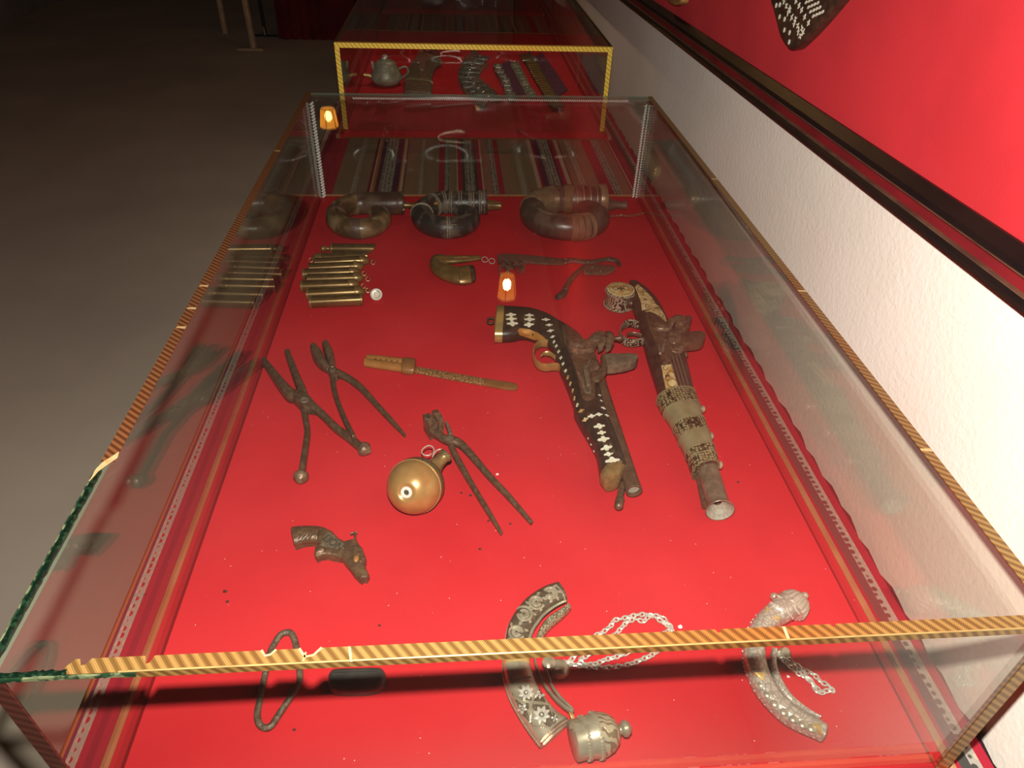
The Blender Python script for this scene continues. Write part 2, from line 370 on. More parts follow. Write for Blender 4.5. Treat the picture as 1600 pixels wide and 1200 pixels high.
    def slab(s, poly, z0, z1, bev=0.0, mi=0, up=ZUP, steps=2, dome=0.0):
        """outline (world points) raised from z0 to z1 along up, edge rounded by shrinking the upper rings"""
        P = [Vector(q) for q in poly]; n = len(P); c = sum(P, Vector()) / n
        nr = []
        ar = sum((P[i].cross(P[(i + 1) % n])).dot(up) for i in range(n))
        sg = 1 if ar > 0 else -1
        for i in range(n):
            e1 = (P[i] - P[i - 1]).normalized(); e2 = (P[(i + 1) % n] - P[i]).normalized()
            d = (up.cross(e1) + up.cross(e2)) * sg
            nr.append(d.normalized() if d.length > 1e-6 else Vector((0, 0, 0)))
        R = [[q + up * z0 for q in P], [q + up * (z1 - bev) for q in P]]
        if bev:
            for k in range(1, steps + 1):
                a = math.pi / 2 * k / steps
                R.append([P[i] + nr[i] * (bev * (1 - math.cos(a))) + up * (z1 - bev + bev * math.sin(a)) for i in range(n)])
        vs = [q for r in R for q in r]; fs = []
        m = len(R)
        for i in range(m - 1):
            for k in range(n):
                l = (k + 1) % n; fs.append((i * n + k, i * n + l, (i + 1) * n + l, (i + 1) * n + k))
        fs.append(tuple(reversed(range(n)))); fs.append(tuple((m - 1) * n + k for k in range(n)))
        return s.add(vs, fs, mi)
    def ball(s, c, r, n=12, sq=(1, 1, 1), mi=0):
        c = Vector(c); m = n // 2 + 1
        R = [[c + Vector((r * sq[0] * math.sin(math.pi * i / m) * math.cos(2 * math.pi * k / n), r * sq[1] * math.sin(math.pi * i / m) * math.sin(2 * math.pi * k / n), r * sq[2] * math.cos(math.pi * i / m))) for k in range(n)] for i in range(1, m)]
        top = [c + Vector((0, 0, r * sq[2]))]; bot = [c - Vector((0, 0, r * sq[2]))]
        o = len(s.v); s.rings(R, cap=False, mi=mi)
        a = len(s.v); s.v += top + bot
        l = o + (len(R) - 1) * n
        for k in range(n):
            s.f.append((a, o + k, o + (k + 1) % n)); s.mi.append(mi)
            s.f.append((a + 1, l + (k + 1) % n, l + k)); s.mi.append(mi)
        return s
    def torus(s, c, axis, R, r, n=16, k=8, sx=1.0, side=None, mi=0):
        axis = Vector(axis).normalized(); h = side or (Vector((0, 0, 1)) if abs(axis.z) < 0.9 else Vector((1, 0, 0)))
        e1 = (h - axis * h.dot(axis)).normalized(); e2 = axis.cross(e1); c = Vector(c)
        return s.tube([c + e1 * (R * math.cos(2 * math.pi * i / n)) + e2 * (R * sx * math.sin(2 * math.pi * i / n)) for i in range(n)], r, n=k, closed=True, mi=mi)
    def bvh(s): return BVHTree.FromPolygons([tuple(q) for q in s.v], s.f)
    def jitter(s, a, seed=1):
        rd = random.Random(seed)
        for q in s.v: q += Vector((rd.uniform(-a, a), rd.uniform(-a, a), rd.uniform(-a, a)))
        return s

def thing(name, label, cat, loc, group=None, kind=None):
    o = bpy.data.objects.new(name, None); COL.objects.link(o)
    o.location = loc; o.empty_display_size = 0.02
    tag(o, label, cat, group, kind)
    return o
def tag(o, label=None, cat=None, group=None, kind=None):
    if label: o['label'] = label
    if cat: o['category'] = cat
    if group: o['group'] = group
    if kind: o['kind'] = kind
    return o
def root_loc(o):
    l = Vector(o.location)
    while o.parent: o = o.parent; l = l + Vector(o.location)
    return l
def mesh_obj(name, b, mats, parent=None, loc=None, smooth=True, angle=40, label=None):
    """links the collected geometry as one mesh object; vertices are kept relative to its own origin"""
    if parent is not None: base = root_loc(parent)
    elif loc is not None: base = Vector(loc)
    else: base = Vector((0, 0, 0))
    me = bpy.data.meshes.new(name)
    me.from_pydata([tuple(q - base) for q in b.v], [], b.f)
    for k in ([mats] if isinstance(mats, str) else mats): me.materials.append(MATS[k])
    me.polygons.foreach_set('material_index', b.mi)
    bm = bmesh.new(); bm.from_mesh(me)
    bmesh.ops.remove_doubles(bm, verts=bm.verts, dist=1e-7)
    bmesh.ops.recalc_face_normals(bm, faces=bm.faces)
    bm.to_mesh(me); bm.free()
    if smooth:
        me.shade_smooth(); me.set_sharp_from_angle(angle=math.radians(angle))
    me.update()
    o = bpy.data.objects.new(name, me); COL.objects.link(o)
    if parent is not None: o.parent = parent
    elif loc is not None: o.location = base
    if label: o['label'] = label
    return o
part = mesh_obj
def hit(bv, px, py, off=0.0):
    d = ray(px, py).normalized()
    r = bv.ray_cast(CAM, d)
    if r[0] is None: return None
    nn = r[1]
    if nn.dot(d) > 0: nn = -nn
    return r[0] + nn * off, nn
def patch(b, bv, poly, off=0.0006, mi=0, depth=0.001):
    """flat piece laid on a surface: each outline pixel is dropped on the surface"""
    top = []; bot = []
    for q in poly:
        h = hit(bv, q[0], q[1])
        if h is None: return False
        top.append(h[0] + h[1] * off); bot.append(h[0] - h[1] * depth)
    n = len(top); c = sum(top, Vector()) / n
    h = hit(bv, sum(q[0] for q in poly) / n, sum(q[1] for q in poly) / n)
    if h is not None: c = h[0] + h[1] * off * 1.3
    b.add(top + bot + [c], [(i, (i + 1) % n, 2 * n) for i in range(n)] + [(i, n + i, n + (i + 1) % n, (i + 1) % n) for i in range(n)], mi)
    return True
def strip(pts, z, rb, k=4):
    """centre line with half-width in pixels -> loft stations at height z (numbers or lists)"""
    n = len(pts); P = []
    for i, q in enumerate(pts):
        zz = z[i] if isinstance(z, (list, tuple)) else z; r = rb[i] if isinstance(rb, (list, tuple)) else rb
        P.append((q[0], q[1], q[2], zz, r))
    S = cr(P, k); out = []
    for i, q in enumerate(S):
        a = S[max(0, i - 1)]; c = S[min(len(S) - 1, i + 1)]
        dx, dy = c[0] - a[0], c[1] - a[1]; l = math.hypot(dx, dy) or 1; nx, ny = -dy / l, dx / l
        out.append((F(q[0] + nx * q[2], q[1] + ny * q[2], q[3]), F(q[0] - nx * q[2], q[1] - ny * q[2], q[3]), q[4]))
    return out
def edges(L_, R_, z, rb, k=4):
    """two traced edges (pixels) -> loft stations"""
    P = []
    for i, (a, c) in enumerate(zip(L_, R_)):
        zz = z[i] if isinstance(z, (list, tuple)) else z; r = rb[i] if isinstance(rb, (list, tuple)) else rb
        P.append((a[0], a[1], c[0], c[1], zz, r))
    return [(F(q[0], q[1], q[4]), F(q[2], q[3], q[4]), q[5]) for q in cr(P, k)]
def chain(b, path, link, wire, seed=3, n=8, k=5):
    """oval links threaded along world points"""
    P = [Vector(q) for q in path]; d = [0.0]
    for i in range(1, len(P)): d.append(d[-1] + (P[i] - P[i - 1]).length)
    s = 0.0; j = 0; i = 0; rd = random.Random(seed)
    while s < d[-1]:
        while j < len(P) - 2 and d[j + 1] < s: j += 1
        t = (s - d[j]) / max(1e-9, d[j + 1] - d[j]); c = P[j].lerp(P[j + 1], t); tg = (P[j + 1] - P[j]).normalized()
        sd = tg.cross(ZUP).normalized(); a = (0.5 if i % 2 else -0.5) + rd.uniform(-0.3, 0.3)
        ax = (ZUP * math.cos(a) + sd * math.sin(a)).normalized()
        b.torus(c + ZUP * rd.uniform(0, 0.0006), ax, link * 0.62, wire, n=n, k=k, sx=0.62, side=tg)
        s += link * 0.95; i += 1
    return b

# ------------------------------------------------------------------ the room
ROOM_L, ROOM_B, ROOM_H, ROOM_N = -2.75, 7.25, 2.75, -2.2
WALLX = 1.10 * SC
def plane_box(name, lo, hi, mt):
    o = mesh_obj(name, B().box(lo, hi), mt, smooth=False); tag(o, kind='structure'); return o
plane_box('floor', (ROOM_L, ROOM_N, -0.1), (WALLX, ROOM_B, 0), 'concrete')
plane_box('wall_right', (WALLX, ROOM_N, -0.1), (WALLX + 0.2, ROOM_B + 0.2, ROOM_H), 'plaster')
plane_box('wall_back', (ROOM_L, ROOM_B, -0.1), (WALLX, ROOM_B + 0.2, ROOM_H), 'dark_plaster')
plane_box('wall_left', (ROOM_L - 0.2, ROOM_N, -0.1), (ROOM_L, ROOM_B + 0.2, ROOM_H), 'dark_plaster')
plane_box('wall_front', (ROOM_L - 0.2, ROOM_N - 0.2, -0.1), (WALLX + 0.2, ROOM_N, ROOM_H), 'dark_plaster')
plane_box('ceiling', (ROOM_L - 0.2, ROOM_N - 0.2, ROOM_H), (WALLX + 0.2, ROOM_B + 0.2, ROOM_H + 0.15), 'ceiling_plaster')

# ------------------------------------------------------------------ long table and striped cloth
CW, CL, CH = SC, 1.77844 * SC, 0.309684 * SC           # glass case: width, length, height
ZT = -0.013                                            # cloth level below the felt
XL, XR = -0.090 * SC, 1.088 * SC
TY0, TY1 = -0.022, 5.1
tb = thing('display_table', 'long dark wooden table under the striped cloth and glass cases', 'table', (CW / 2, (TY0 + TY1) / 2, 0))
part('table_top', B().box((XL + 0.004, TY0 + 0.004, Z0 + ZT - 0.045), (XR - 0.004, TY1 - 0.01, Z0 + ZT - 0.003)), 'table_wood', tb, smooth=False)
for yy in (TY0 + 0.06, 1.3, 2.9, TY1 - 0.1):
    for xx in (XL + 0.03, XR - 0.09):
        part('leg', B().box((xx, yy, 0), (xx + 0.06, yy + 0.06, Z0 + ZT - 0.045)), 'table_wood', tb, smooth=False)

BROWN, DRED, CREAM, ORNG, PURP, GREY, RED, PINK, DARK = (0.24, 0.165, 0.10), (0.20, 0.015, 0.03), (0.48, 0.37, 0.27), (0.36, 0.13, 0.035), (0.085, 0.022, 0.05), (0.06, 0.055, 0.05), (0.34, 0.018, 0.035), (0.31, 0.15, 0.105), (0.025, 0.012, 0.014)
def sx(px): return F(px, 291, ZT).x
stripes = [(XL - 0.01, ORNG), (-0.084 * SC, PURP), (-0.079 * SC, CREAM), (-0.075 * SC, RED), (-0.068 * SC, CREAM), (-0.063 * SC, RED), (-0.056 * SC, DRED), (-0.048 * SC, RED),
           (0.0, GREY), (sx(508), RED), (sx(521), BROWN), (sx(574), DRED), (sx(577), CREAM), (sx(581), ORNG), (sx(584), PURP), (sx(592), GREY), (sx(613), PURP), (sx(620), ORNG), (sx(623), CREAM), (sx(627), DRED), (sx(631), BROWN),
           (sx(685), RED), (sx(693), GREY), (sx(703), BROWN), (sx(712), CREAM), (sx(716), RED), (sx(723), GREY), (sx(746), RED), (sx(752), CREAM), (sx(755), PINK),
           (sx(768), GREY), (sx(778), RED), (sx(787), BROWN), (sx(840), CREAM), (sx(845), RED), (sx(850), PURP), (sx(858), GREY), (sx(875), PURP), (sx(880), RED), (sx(886), CREAM), (sx(893), DRED), (sx(896), BROWN),
           (sx(937), RED), (sx(953), GREY), (sx(966), PINK), (sx(982), RED), (sx(985), CREAM), (sx(987), RED), (1.040 * SC, GREY), (1.062 * SC, CREAM), (1.068 * SC, RED), (1.080 * SC, DARK)]
dots = [(-0.079 * SC, -0.063 * SC), (sx(548), sx(556)), (sx(592), sx(613)), (sx(652), sx(660)), (sx(693), sx(703)), (sx(726), sx(743)), (sx(768), sx(778)), (sx(813), sx(821)), (sx(858), sx(875)), (sx(907), sx(915)), (sx(953), sx(966)), (1.056 * SC, 1.068 * SC)]
mt, N, L = nodes_of('striped_cloth')
out = N.new('ShaderNodeOutputMaterial'); b = N.new('ShaderNodeBsdfPrincipled'); L.new(b.outputs[0], out.inputs[0])
b.inputs['Roughness'].default_value = 0.95; b.inputs['Specular IOR Level'].default_value = 0.1
tc = N.new('ShaderNodeTexCoord'); sep = N.new('ShaderNodeSeparateXYZ'); L.new(tc.outputs['Object'], sep.inputs[0])
X0_, X1_ = XL - 0.01, XR + 0.01
mr = N.new('ShaderNodeMapRange'); mr.inputs['From Min'].default_value = X0_; mr.inputs['From Max'].default_value = X1_
L.new(sep.outputs[0], mr.inputs['Value'])
def ramp(stops):
    r = N.new('ShaderNodeValToRGB'); r.color_ramp.interpolation = 'CONSTANT'; e = r.color_ramp.elements
    while len(e) < len(stops): e.new(0.5)
    for i, (x, c) in enumerate(stops): e[i].position = max(0, min(1, (x - X0_) / (X1_ - X0_)))
    for i, (x, c) in enumerate(stops): e[i].color = c4(c)
    L.new(mr.outputs[0], r.inputs[0]); return r
h1 = stripes[:26]; h2 = stripes[25:]
ra, rb = ramp(h1), ramp([(X0_, h2[0][1])] + h2[1:])
sel = N.new('ShaderNodeMath'); sel.operation = 'GREATER_THAN'; sel.inputs[1].default_value = h2[0][0]; L.new(sep.outputs[0], sel.inputs[0])
mx = N.new('ShaderNodeMix'); mx.data_type = 'RGBA'; L.new(sel.outputs[0], mx.inputs['Factor']); L.new(ra.outputs[0], mx.inputs['A']); L.new(rb.outputs[0], mx.inputs['B'])
ds = [(X0_, (0, 0, 0))]
for a, c in dots: ds += [(a, (1, 1, 1)), (c, (0, 0, 0))]
rd = ramp(ds)
vo = N.new('ShaderNodeTexVoronoi'); vo.inputs['Scale'].default_value = 125; vo.inputs['Randomness'].default_value = 0.25; L.new(tc.outputs['Object'], vo.inputs['Vector'])
rv = N.new('ShaderNodeValToRGB'); rv.color_ramp.elements[0].position = 0.36; rv.color_ramp.elements[1].position = 0.46
rv.color_ramp.elements[0].color = (0, 0, 0, 1); rv.color_ramp.elements[1].color = (1, 1, 1, 1); L.new(vo.outputs['Distance'], rv.inputs[0])
mm = N.new('ShaderNodeMix'); mm.data_type = 'RGBA'; mm.blend_type = 'MULTIPLY'; mm.inputs['Factor'].default_value = 1
L.new(rd.outputs[0], mm.inputs['A']); L.new(rv.outputs[0], mm.inputs['B'])
bw = N.new('ShaderNodeRGBToBW'); L.new(mm.outputs['Result'], bw.inputs[0])
m3 = N.new('ShaderNodeMix'); m3.data_type = 'RGBA'; m3.inputs['B'].default_value = (0.34, 0.31, 0.26, 1)
L.new(bw.outputs[0], m3.inputs['Factor']); L.new(mx.outputs['Result'], m3.inputs['A']); L.new(m3.outputs['Result'], b.inputs['Base Color'])
n2 = N.new('ShaderNodeTexNoise'); n2.inputs['Scale'].default_value = 500; L.new(tc.outputs['Object'], n2.inputs['Vector'])
bp = N.new('ShaderNodeBump'); bp.inputs['Strength'].default_value = 0.3; bp.inputs['Distance'].default_value = 0.001
L.new(n2.outputs['Fac'], bp.inputs['Height']); L.new(bp.outputs[0], b.inputs['Normal'])
# cloth: flat on the table, scalloped far edge by the wall, falling over the open side
cb = B(); NY = 320; prof = [(XL - 0.004, -0.26), (XL - 0.003, -0.05), (XL - 0.001, -0.004), (XL + 0.003, 0.0), (XR - 0.004, 0.0)]
rows = []
for j in range(NY + 1):
    y = TY0 + (TY1 - TY0) * j / NY
    row = [Vector((x, y, Z0 + ZT + z)) for x, z in prof] + [Vector((XR + 0.0022 * math.sin(j * 2.1) + 0.0012 * math.sin(j * 0.7), y, Z0 + ZT))]
    row += [q - Vector((0, 0, 0.002)) if q.z > Z0 + ZT - 0.001 else q + Vector((0.002, 0, -0.001)) for q in reversed(row)]
    rows.append(row)
cb.rings(rows)
cl = mesh_obj('striped_cloth', cb, 'striped_cloth', loc=(0, 0, 0), angle=30)
tag(cl, 'woven tablecloth with brown, red and black patterned stripes under the glass cases', 'tablecloth')

# ------------------------------------------------------------------ glass cases
GT = 0.004
def pane(name, lo, hi, parent):
    b = B().box(lo, hi)
    d = [hi[i] - lo[i] for i in range(3)]; k = d.index(min(d))
    big = {2: (0, 1), 1: (2, 4), 0: (3, 5)}[k]
    b.mi = [0 if i in big else 1 for i in range(6)]
    return part(name, b, ['glass', 'glass_cut'], parent, smooth=False)
def case(y0, label, fr_dark=False):
    L_ = CL; o = thing('display_case', label, 'display case', (CW / 2, y0 + L_ / 2, Z0 + ZT))
    z = Z0
    part('base_board', B().box((GT, y0 + GT, z + ZT + 0.0005), (CW - GT, y0 + L_ - GT, z - 0.0025)), 'table_wood', o, smooth=False)
    part('felt_lining', B().box((GT, y0 + GT, z - 0.0025), (CW - GT, y0 + L_ - GT, z)), 'felt', o, smooth=False)
    lo = z + ZT + 0.0005; top = z + CH
    pane('glass_pane', (0, y0, lo), (CW, y0 + GT, top - GT), o)
    pane('glass_pane', (0, y0 + L_ - GT, lo), (CW, y0 + L_, top - GT), o)
    pane('glass_pane', (0, y0 + GT, lo), (GT, y0 + L_ - GT, top - GT), o)
    pane('glass_pane', (CW - GT, y0 + GT, lo), (CW, y0 + L_ - GT, top - GT), o)
    pane('glass_pane', (0, y0, top - GT), (CW, y0 + L_, top), o)
    # red margin and wooden beading round the foot of the glass
    def bead(a, c, side, nm, mt_, pr):
        R = [[Vector(q) + side * x + ZUP * zz for x, zz in pr] for q in (a, c)]
        part(nm, B().rings(R), mt_, o, smooth=False)
    for side, nm_, a, c in ((Vector((-1, 0, 0)), 'l', (-0.0003, y0 - 0.018, lo), (-0.0003, y0 + L_ + 0.018, lo)), (Vector((1, 0, 0)), 'r', (CW + 0.0003, y0 - 0.018, lo), (CW + 0.0003, y0 + L_ + 0.018, lo)),
                            (Vector((0, -1, 0)), 'f', (0, y0 - 0.0003, lo), (CW, y0 - 0.0003, lo)), (Vector((0, 1, 0)), 'b', (0, y0 + L_ + 0.0003, lo), (CW, y0 + L_ + 0.0003, lo))):
        if fr_dark and nm_ == 'f':
            bead(a, c, side, 'felt_margin', 'felt', [(0, 0), (0.0150, 0), (0.0150, 0.0035), (0, 0.012)])
            bead(a, c, side, 'moulding', 'brass_old', [(0.0151, 0), (0.0180, 0), (0.0180, 0.0026), (0.0151, 0.0026)])
        else:
            bead(a, c, side, 'felt_margin', 'felt', [(0, 0), (0.0090, 0), (0.0090, 0.0095), (0, 0.0095)])
            bead(a, c, side, 'moulding', 'wood_moulding', [(0.0091, 0), (0.0180, 0), (0.0180, 0.006), (0.0165, 0.0095), (0.0150, 0.0115), (0.0115, 0.0125), (0.0091, 0.0105)])
    return o
def tbox(o, lo, hi, mt, name='edge_tape'): return part(name, B().box(lo, hi), mt, o, smooth=False)
main = case(0.0, 'large glass case on the striped cloth, holding two flintlock pistols and powder horns')
TOP = Z0 + CH; T = 0.0006
# gold tape along the front edge, torn here and there
xs = F(103, 1040, CH).x
def edge_x(px, py): return F(px, py, CH).x
notch = []
for (px, py, wd_, dp) in [(135, 1030, 9, 0.45), (235, 1026, 7, 0.55), (420, 1018, 10, 0.42), (485, 1016, 16, 0.62), (1122, 985, 5, 0.25), (1300, 975, 4, 0.2)]:
    a = edge_x(px - wd_, py); c = edge_x(px + wd_, py); notch.append((a, c, dp))
W1 = 0.0094; W2 = 0.0058
up_edge = [(xs + 0.004, W1)]
for a, c, dp in notch:
    up_edge += [(a, W1), (a + (c - a) * 0.3, W1 * (1 - dp)), (a + (c - a) * 0.7, W1 * (1 - dp * 0.85)), (c, W1)]
up_edge += [(CW + T, W1)]
poly = [(CW + T, 0.0), (xs + 0.003, 0.0), (xs, W1 * 0.45)]
outl = poly + up_edge
b = B().slab([Vector((x, y - T, TOP)) for x, y in outl], 0.0, T)
part('edge_tape', b, 'tape_x', main, smooth=False)
tbox(main, (edge_x(185, 1050), -T, TOP - W2), (CW + T, 0, TOP + T * 0.5), 'tape_x')
for (px, py, px2, py2, w) in [(546, 1011, 549, 1035, 2.0), (1224, 980, 1232, 1000, 2.2), (478, 1020, 474, 1034, 1.6)]:
    q = [F(px - w, py, CH), F(px + w, py, CH), F(px2 + w, py2, CH), F(px2 - w, py2, CH)]
    part('tear', B().slab(q, T, T * 1.15), 'torn_paper', main, smooth=False, label='pale torn crack in the gold tape')
for a, c, dp in notch[2:4]:
    q = [Vector((a - 0.0012, W1 - 0.001, TOP)), Vector((a, W1, TOP)), Vector((a + (c - a) * 0.32, W1 * (1 - dp) + 0.0004, TOP)), Vector((a + (c - a) * 0.68, W1 * (1 - dp * 0.85) + 0.0004, TOP)), Vector((c, W1, TOP)), Vector((c + 0.001, W1 - 0.001, TOP)), Vector((a + (c - a) * 0.72, W1 * (1 - dp * 0.85) - 0.0008, TOP)), Vector((a + (c - a) * 0.28, W1 * (1 - dp) - 0.0008, TOP))]
    part('tear', B().slab(q, T, T * 1.15), 'torn_paper', main, smooth=False, label='pale torn notch in the gold tape')
# highlight on the tape's front fold, put in as a paler brass strip
part('crease_highlight', B().tube([(edge_x(185, 1050), -T * 0.4, TOP + T * 0.4), (CW, -T * 0.4, TOP + T * 0.4)], 0.0006, n=8), 'brass_pale', main)
# side edges
yb = F(160, 722, CH).y
tbox(main, (-T, yb, TOP), (W1, CL, TOP + T), 'tape_red_y')
tbox(main, (-T, yb + 0.01, TOP - W2), (0, CL, TOP + T * 0.5), 'tape_red_y')
tbox(main, (CW - W1 * 0.9, W1 + 0.001, TOP), (CW + T, CL, TOP + T), 'tape_y')
tbox(main, (CW, -T, TOP - W2), (CW + T, CL, TOP + T * 0.5), 'tape_y')
for (px, py) in [(312, 447), (292, 482), (430, 236), (265, 512)]:
    q = F(px, py, CH)
    part('tear', B().slab([Vector((0.0005, q.y - 0.0012, TOP)), Vector((W1, q.y - 0.003, TOP)), Vector((W1, q.y + 0.001, TOP)), Vector((0.0005, q.y + 0.001, TOP))], T, T * 1.15), 'torn_paper', main, smooth=False, label='pale torn crack in the brown tape')
for (px, py) in [(1252, 455), (1444, 703), (1122, 280)]:
    q = F(px, py, CH)
    part('tear', B().slab([Vector((CW - W1 * 0.9, q.y - 0.0012, TOP)), Vector((CW, q.y - 0.003, TOP)), Vector((CW, q.y + 0.001, TOP)), Vector((CW - W1 * 0.9, q.y + 0.001, TOP))], T, T * 1.15), 'torn_paper', main, smooth=False, label='pale torn crack in the gold tape')
q = yb
part('tear', B().slab([Vector((-0.001, q - 0.022, TOP)), Vector((0.002, q - 0.010, TOP)), Vector((W1 + 0.001, q + 0.004, TOP)), Vector((W1, q + 0.010, TOP)), Vector((0.001, q - 0.002, TOP)), Vector((-0.0012, q - 0.012, TOP))], T, T * 2), 'torn_paper', main, smooth=False, label='ragged pale end of the brown tape')
# tape on the upright corners
for (x0, x1, y0, y1, mt_) in [(-T, 0, 0, W1, 'tape_red_z'), (-T, W1, -T, 0, 'tape_red_z'), (CW, CW + T, 0, W1, 'tape_z'), (CW - W1, CW + T, -T, 0, 'tape_z')]:
    if mt_ == 'tape_red_z' and mt_ not in MATS: tape_mat('tape_red_z', 'Z', (0.060, 0.018, 0.013), (0.095, 0.030, 0.019), (1, 0.85, 0.8), 0.0090, metal=0.3)
    tbox(main, (x0, y0, Z0), (x1, y1, TOP - W2 * 0.5), mt_)
# bare chipped glass edge, dark green
def chipped(x0, y0, x1, y1, n, w, mt_, seed, z=0.0):
    rd_ = random.Random(seed); R = []
    d = Vector((x1 - x0, y1 - y0, 0)).normalized(); sd = Vector((-d.y, d.x, 0))
    for i in range(n + 1):
        c = Vector((x0, y0, TOP + z)) + d * (Vector((x1 - x0, y1 - y0, 0)).length * i / n)
        h = w * rd_.uniform(0.55, 1.2); g = rd_.uniform(0.0004, 0.0014)
        R.append([c + sd * -h, c + sd * -h * 0.6 + ZUP * g, c + sd * h * 0.5 + ZUP * g * 0.8, c + sd * h, c + sd * h * 0.4 - ZUP * 0.003, c - sd * h * 0.6 - ZUP * 0.003])
    part('chipped_edge', B().rings(R), mt_, main, angle=15, label='bare dark green chipped glass edge')
chipped(0.001, 0.001, 0.001, yb - 0.006, 46, 0.0022, 'green_edge_dark', 3)
chipped(-0.001, 0.003, -0.001, yb - 0.006, 46, 0.0006, 'green_edge_light', 5, 0.0004)
chipped(0.0, 0.001, xs + 0.002, 0.001, 26, 0.0022, 'green_edge_dark', 8)
chipped(0.0, -0.0012, xs + 0.04, -0.0012, 26, 0.0007, 'green_edge_light', 9, -0.0004)
# silver twisted cord on the far corners and the far upper edge, seen from within
def cord(o, a, c, r, pitch, side, mt_='cord_silver', name='silver_cord'):
    a, c = Vector(a), Vector(c); L_ = (c - a).length; n = int(L_ / pitch); d = (c - a).normalized(); w = d.cross(side).normalized(); b_ = B()
    for i in range(n):
        q = a + d * (pitch * (i + 0.5))
        b_.obox(q, (d * 0.55 + w * 0.6).normalized() * (r * 1.05), (d * -0.6 + w * 0.5).normalized() * (r * 0.42), side * (r * 0.45))
    return part(name, b_, mt_, o, smooth=False)
yf = CL - GT - 0.0012
for x in (GT + 0.0040,): cord(main, (x, yf, Z0 + 0.001), (x, yf, TOP - 0.010), 0.0038, 0.0058, Vector((0, -1, 0)))
for x in (CW - GT - 0.0060,): cord(main, (x, yf, Z0 + 0.001), (x, yf, TOP - 0.010), 0.0026, 0.0052, Vector((0, -1, 0)))
cord(main, (CW - GT - 0.0012, CL - GT - 0.006, Z0 + 0.001), (CW - GT - 0.0012, CL - GT - 0.006, TOP - 0.010), 0.0026, 0.0052, Vector((-1, 0, 0)))
cord(main, (edge_x(548, 152), CL - GT - 0.001, TOP - 0.0075), (edge_x(985, 152), CL - GT - 0.001, TOP - 0.0075), 0.0021, 0.0042, Vector((0, -1, 0)))
# second and third case further along the table
case2_y = 2.405 * SC
case2 = case(case2_y, 'glass case with bright gold edge tape, holding a metal pot and silver belts', True)
def gold_edges(o, y0, mx_, mz_, my_):
    w = 0.011
    tbox(o, (-T, y0 - T, TOP - w), (CW + T, y0, TOP + T), mx_)
    tbox(o, (-T, y0 - T, TOP), (CW + T, y0 + 0.006, TOP + T), mx_)
    for x in (-T, CW - w + T): tbox(o, (x, y0 - T * 1.5, Z0 + 0.004), (x + w, y0, TOP - w), mz_)
    tbox(o, (-T, y0, TOP - 0.006), (0, y0 + CL, TOP + T), my_); tbox(o, (CW, y0, TOP - 0.006), (CW + T, y0 + CL, TOP + T), my_)
gold_edges(case2, case2_y, 'tape_gold_x', 'tape_gold_z', 'tape_gold_y')
case3_y = 4.83 * SC
case3 = case(case3_y, 'farthest glass case in the dark, empty red floor with dull edges', True)
tbox(case3, (-T, case3_y - T, TOP - 0.006), (CW + T, case3_y, TOP + T), 'nickel_dull')

# ------------------------------------------------------------------ framed red board on the wall
BX = WALLX                       # back of the board
th = math.radians(-1.45)
org = Vector((BX, 0.31 * SC, Z0 + 0.480 * SC))
EY = Vector((0, math.cos(th), math.sin(th))); EZ = Vector((0, -math.sin(th), math.cos(th))); EX = Vector((-1, 0, 0))
BL0, BL1, BH = -0.85, 4.9, 1.15
bd = thing('wall_board', 'long red felt board in a dark mahogany frame on the white wall', 'display board', org)
def bp_(a, h, d): return org + EY * a + EZ * h + EX * d
pts = [bp_(BL0 + 0.03, 0.03, 0), bp_(BL1 - 0.03, 0.03, 0), bp_(BL1 - 0.03, BH - 0.03, 0), bp_(BL0 + 0.03, BH - 0.03, 0)]
part('felt_panel', B().slab(pts, 0.001, 0.009, up=EX), 'board_felt', bd, smooth=False)
# mitred frame: profile (distance from outer edge, depth) swept round the four corners
PR = {'frame_fillet': ('frame_fillet', [(0.0100, 0.0205), (0.0104, 0.0232), (0.0114, 0.0232), (0.0118, 0.0190)]), 'inner_fillet': ('frame_fillet', [(0.0214, 0.0165), (0.0218, 0.0202), (0.0228, 0.0202), (0.0232, 0.0185)]),
      'frame_rail': ('dark_frame', [(0.0, 0.001), (0.0, 0.020), (0.002, 0.024), (0.007, 0.026), (0.011, 0.022), (0.011, 0.001)]),
      'frame_channel': ('mahogany', [(0.011, 0.001), (0.011, 0.0195), (0.014, 0.0165), (0.018, 0.0155), (0.022, 0.0175), (0.022, 0.001)]),
      'frame_bead': ('dark_frame', [(0.022, 0.001), (0.022, 0.019), (0.025, 0.0225), (0.030, 0.022), (0.034, 0.017), (0.038, 0.012), (0.038, 0.001)])}
cors = [(BL0, 0, 1, 1), (BL1, 0, -1, 1), (BL1, BH, -1, -1), (BL0, BH, 1, -1)]
for nm, (mt_, pr) in PR.items():
    for i in range(4):
        R = []
        for (a, h, sa, sh) in (cors[i], cors[(i + 1) % 4]): R.append([bp_(a + sa * w, h + sh * w, d) for w, d in pr])
        part(nm, B().rings(R), mt_, bd, angle=35)
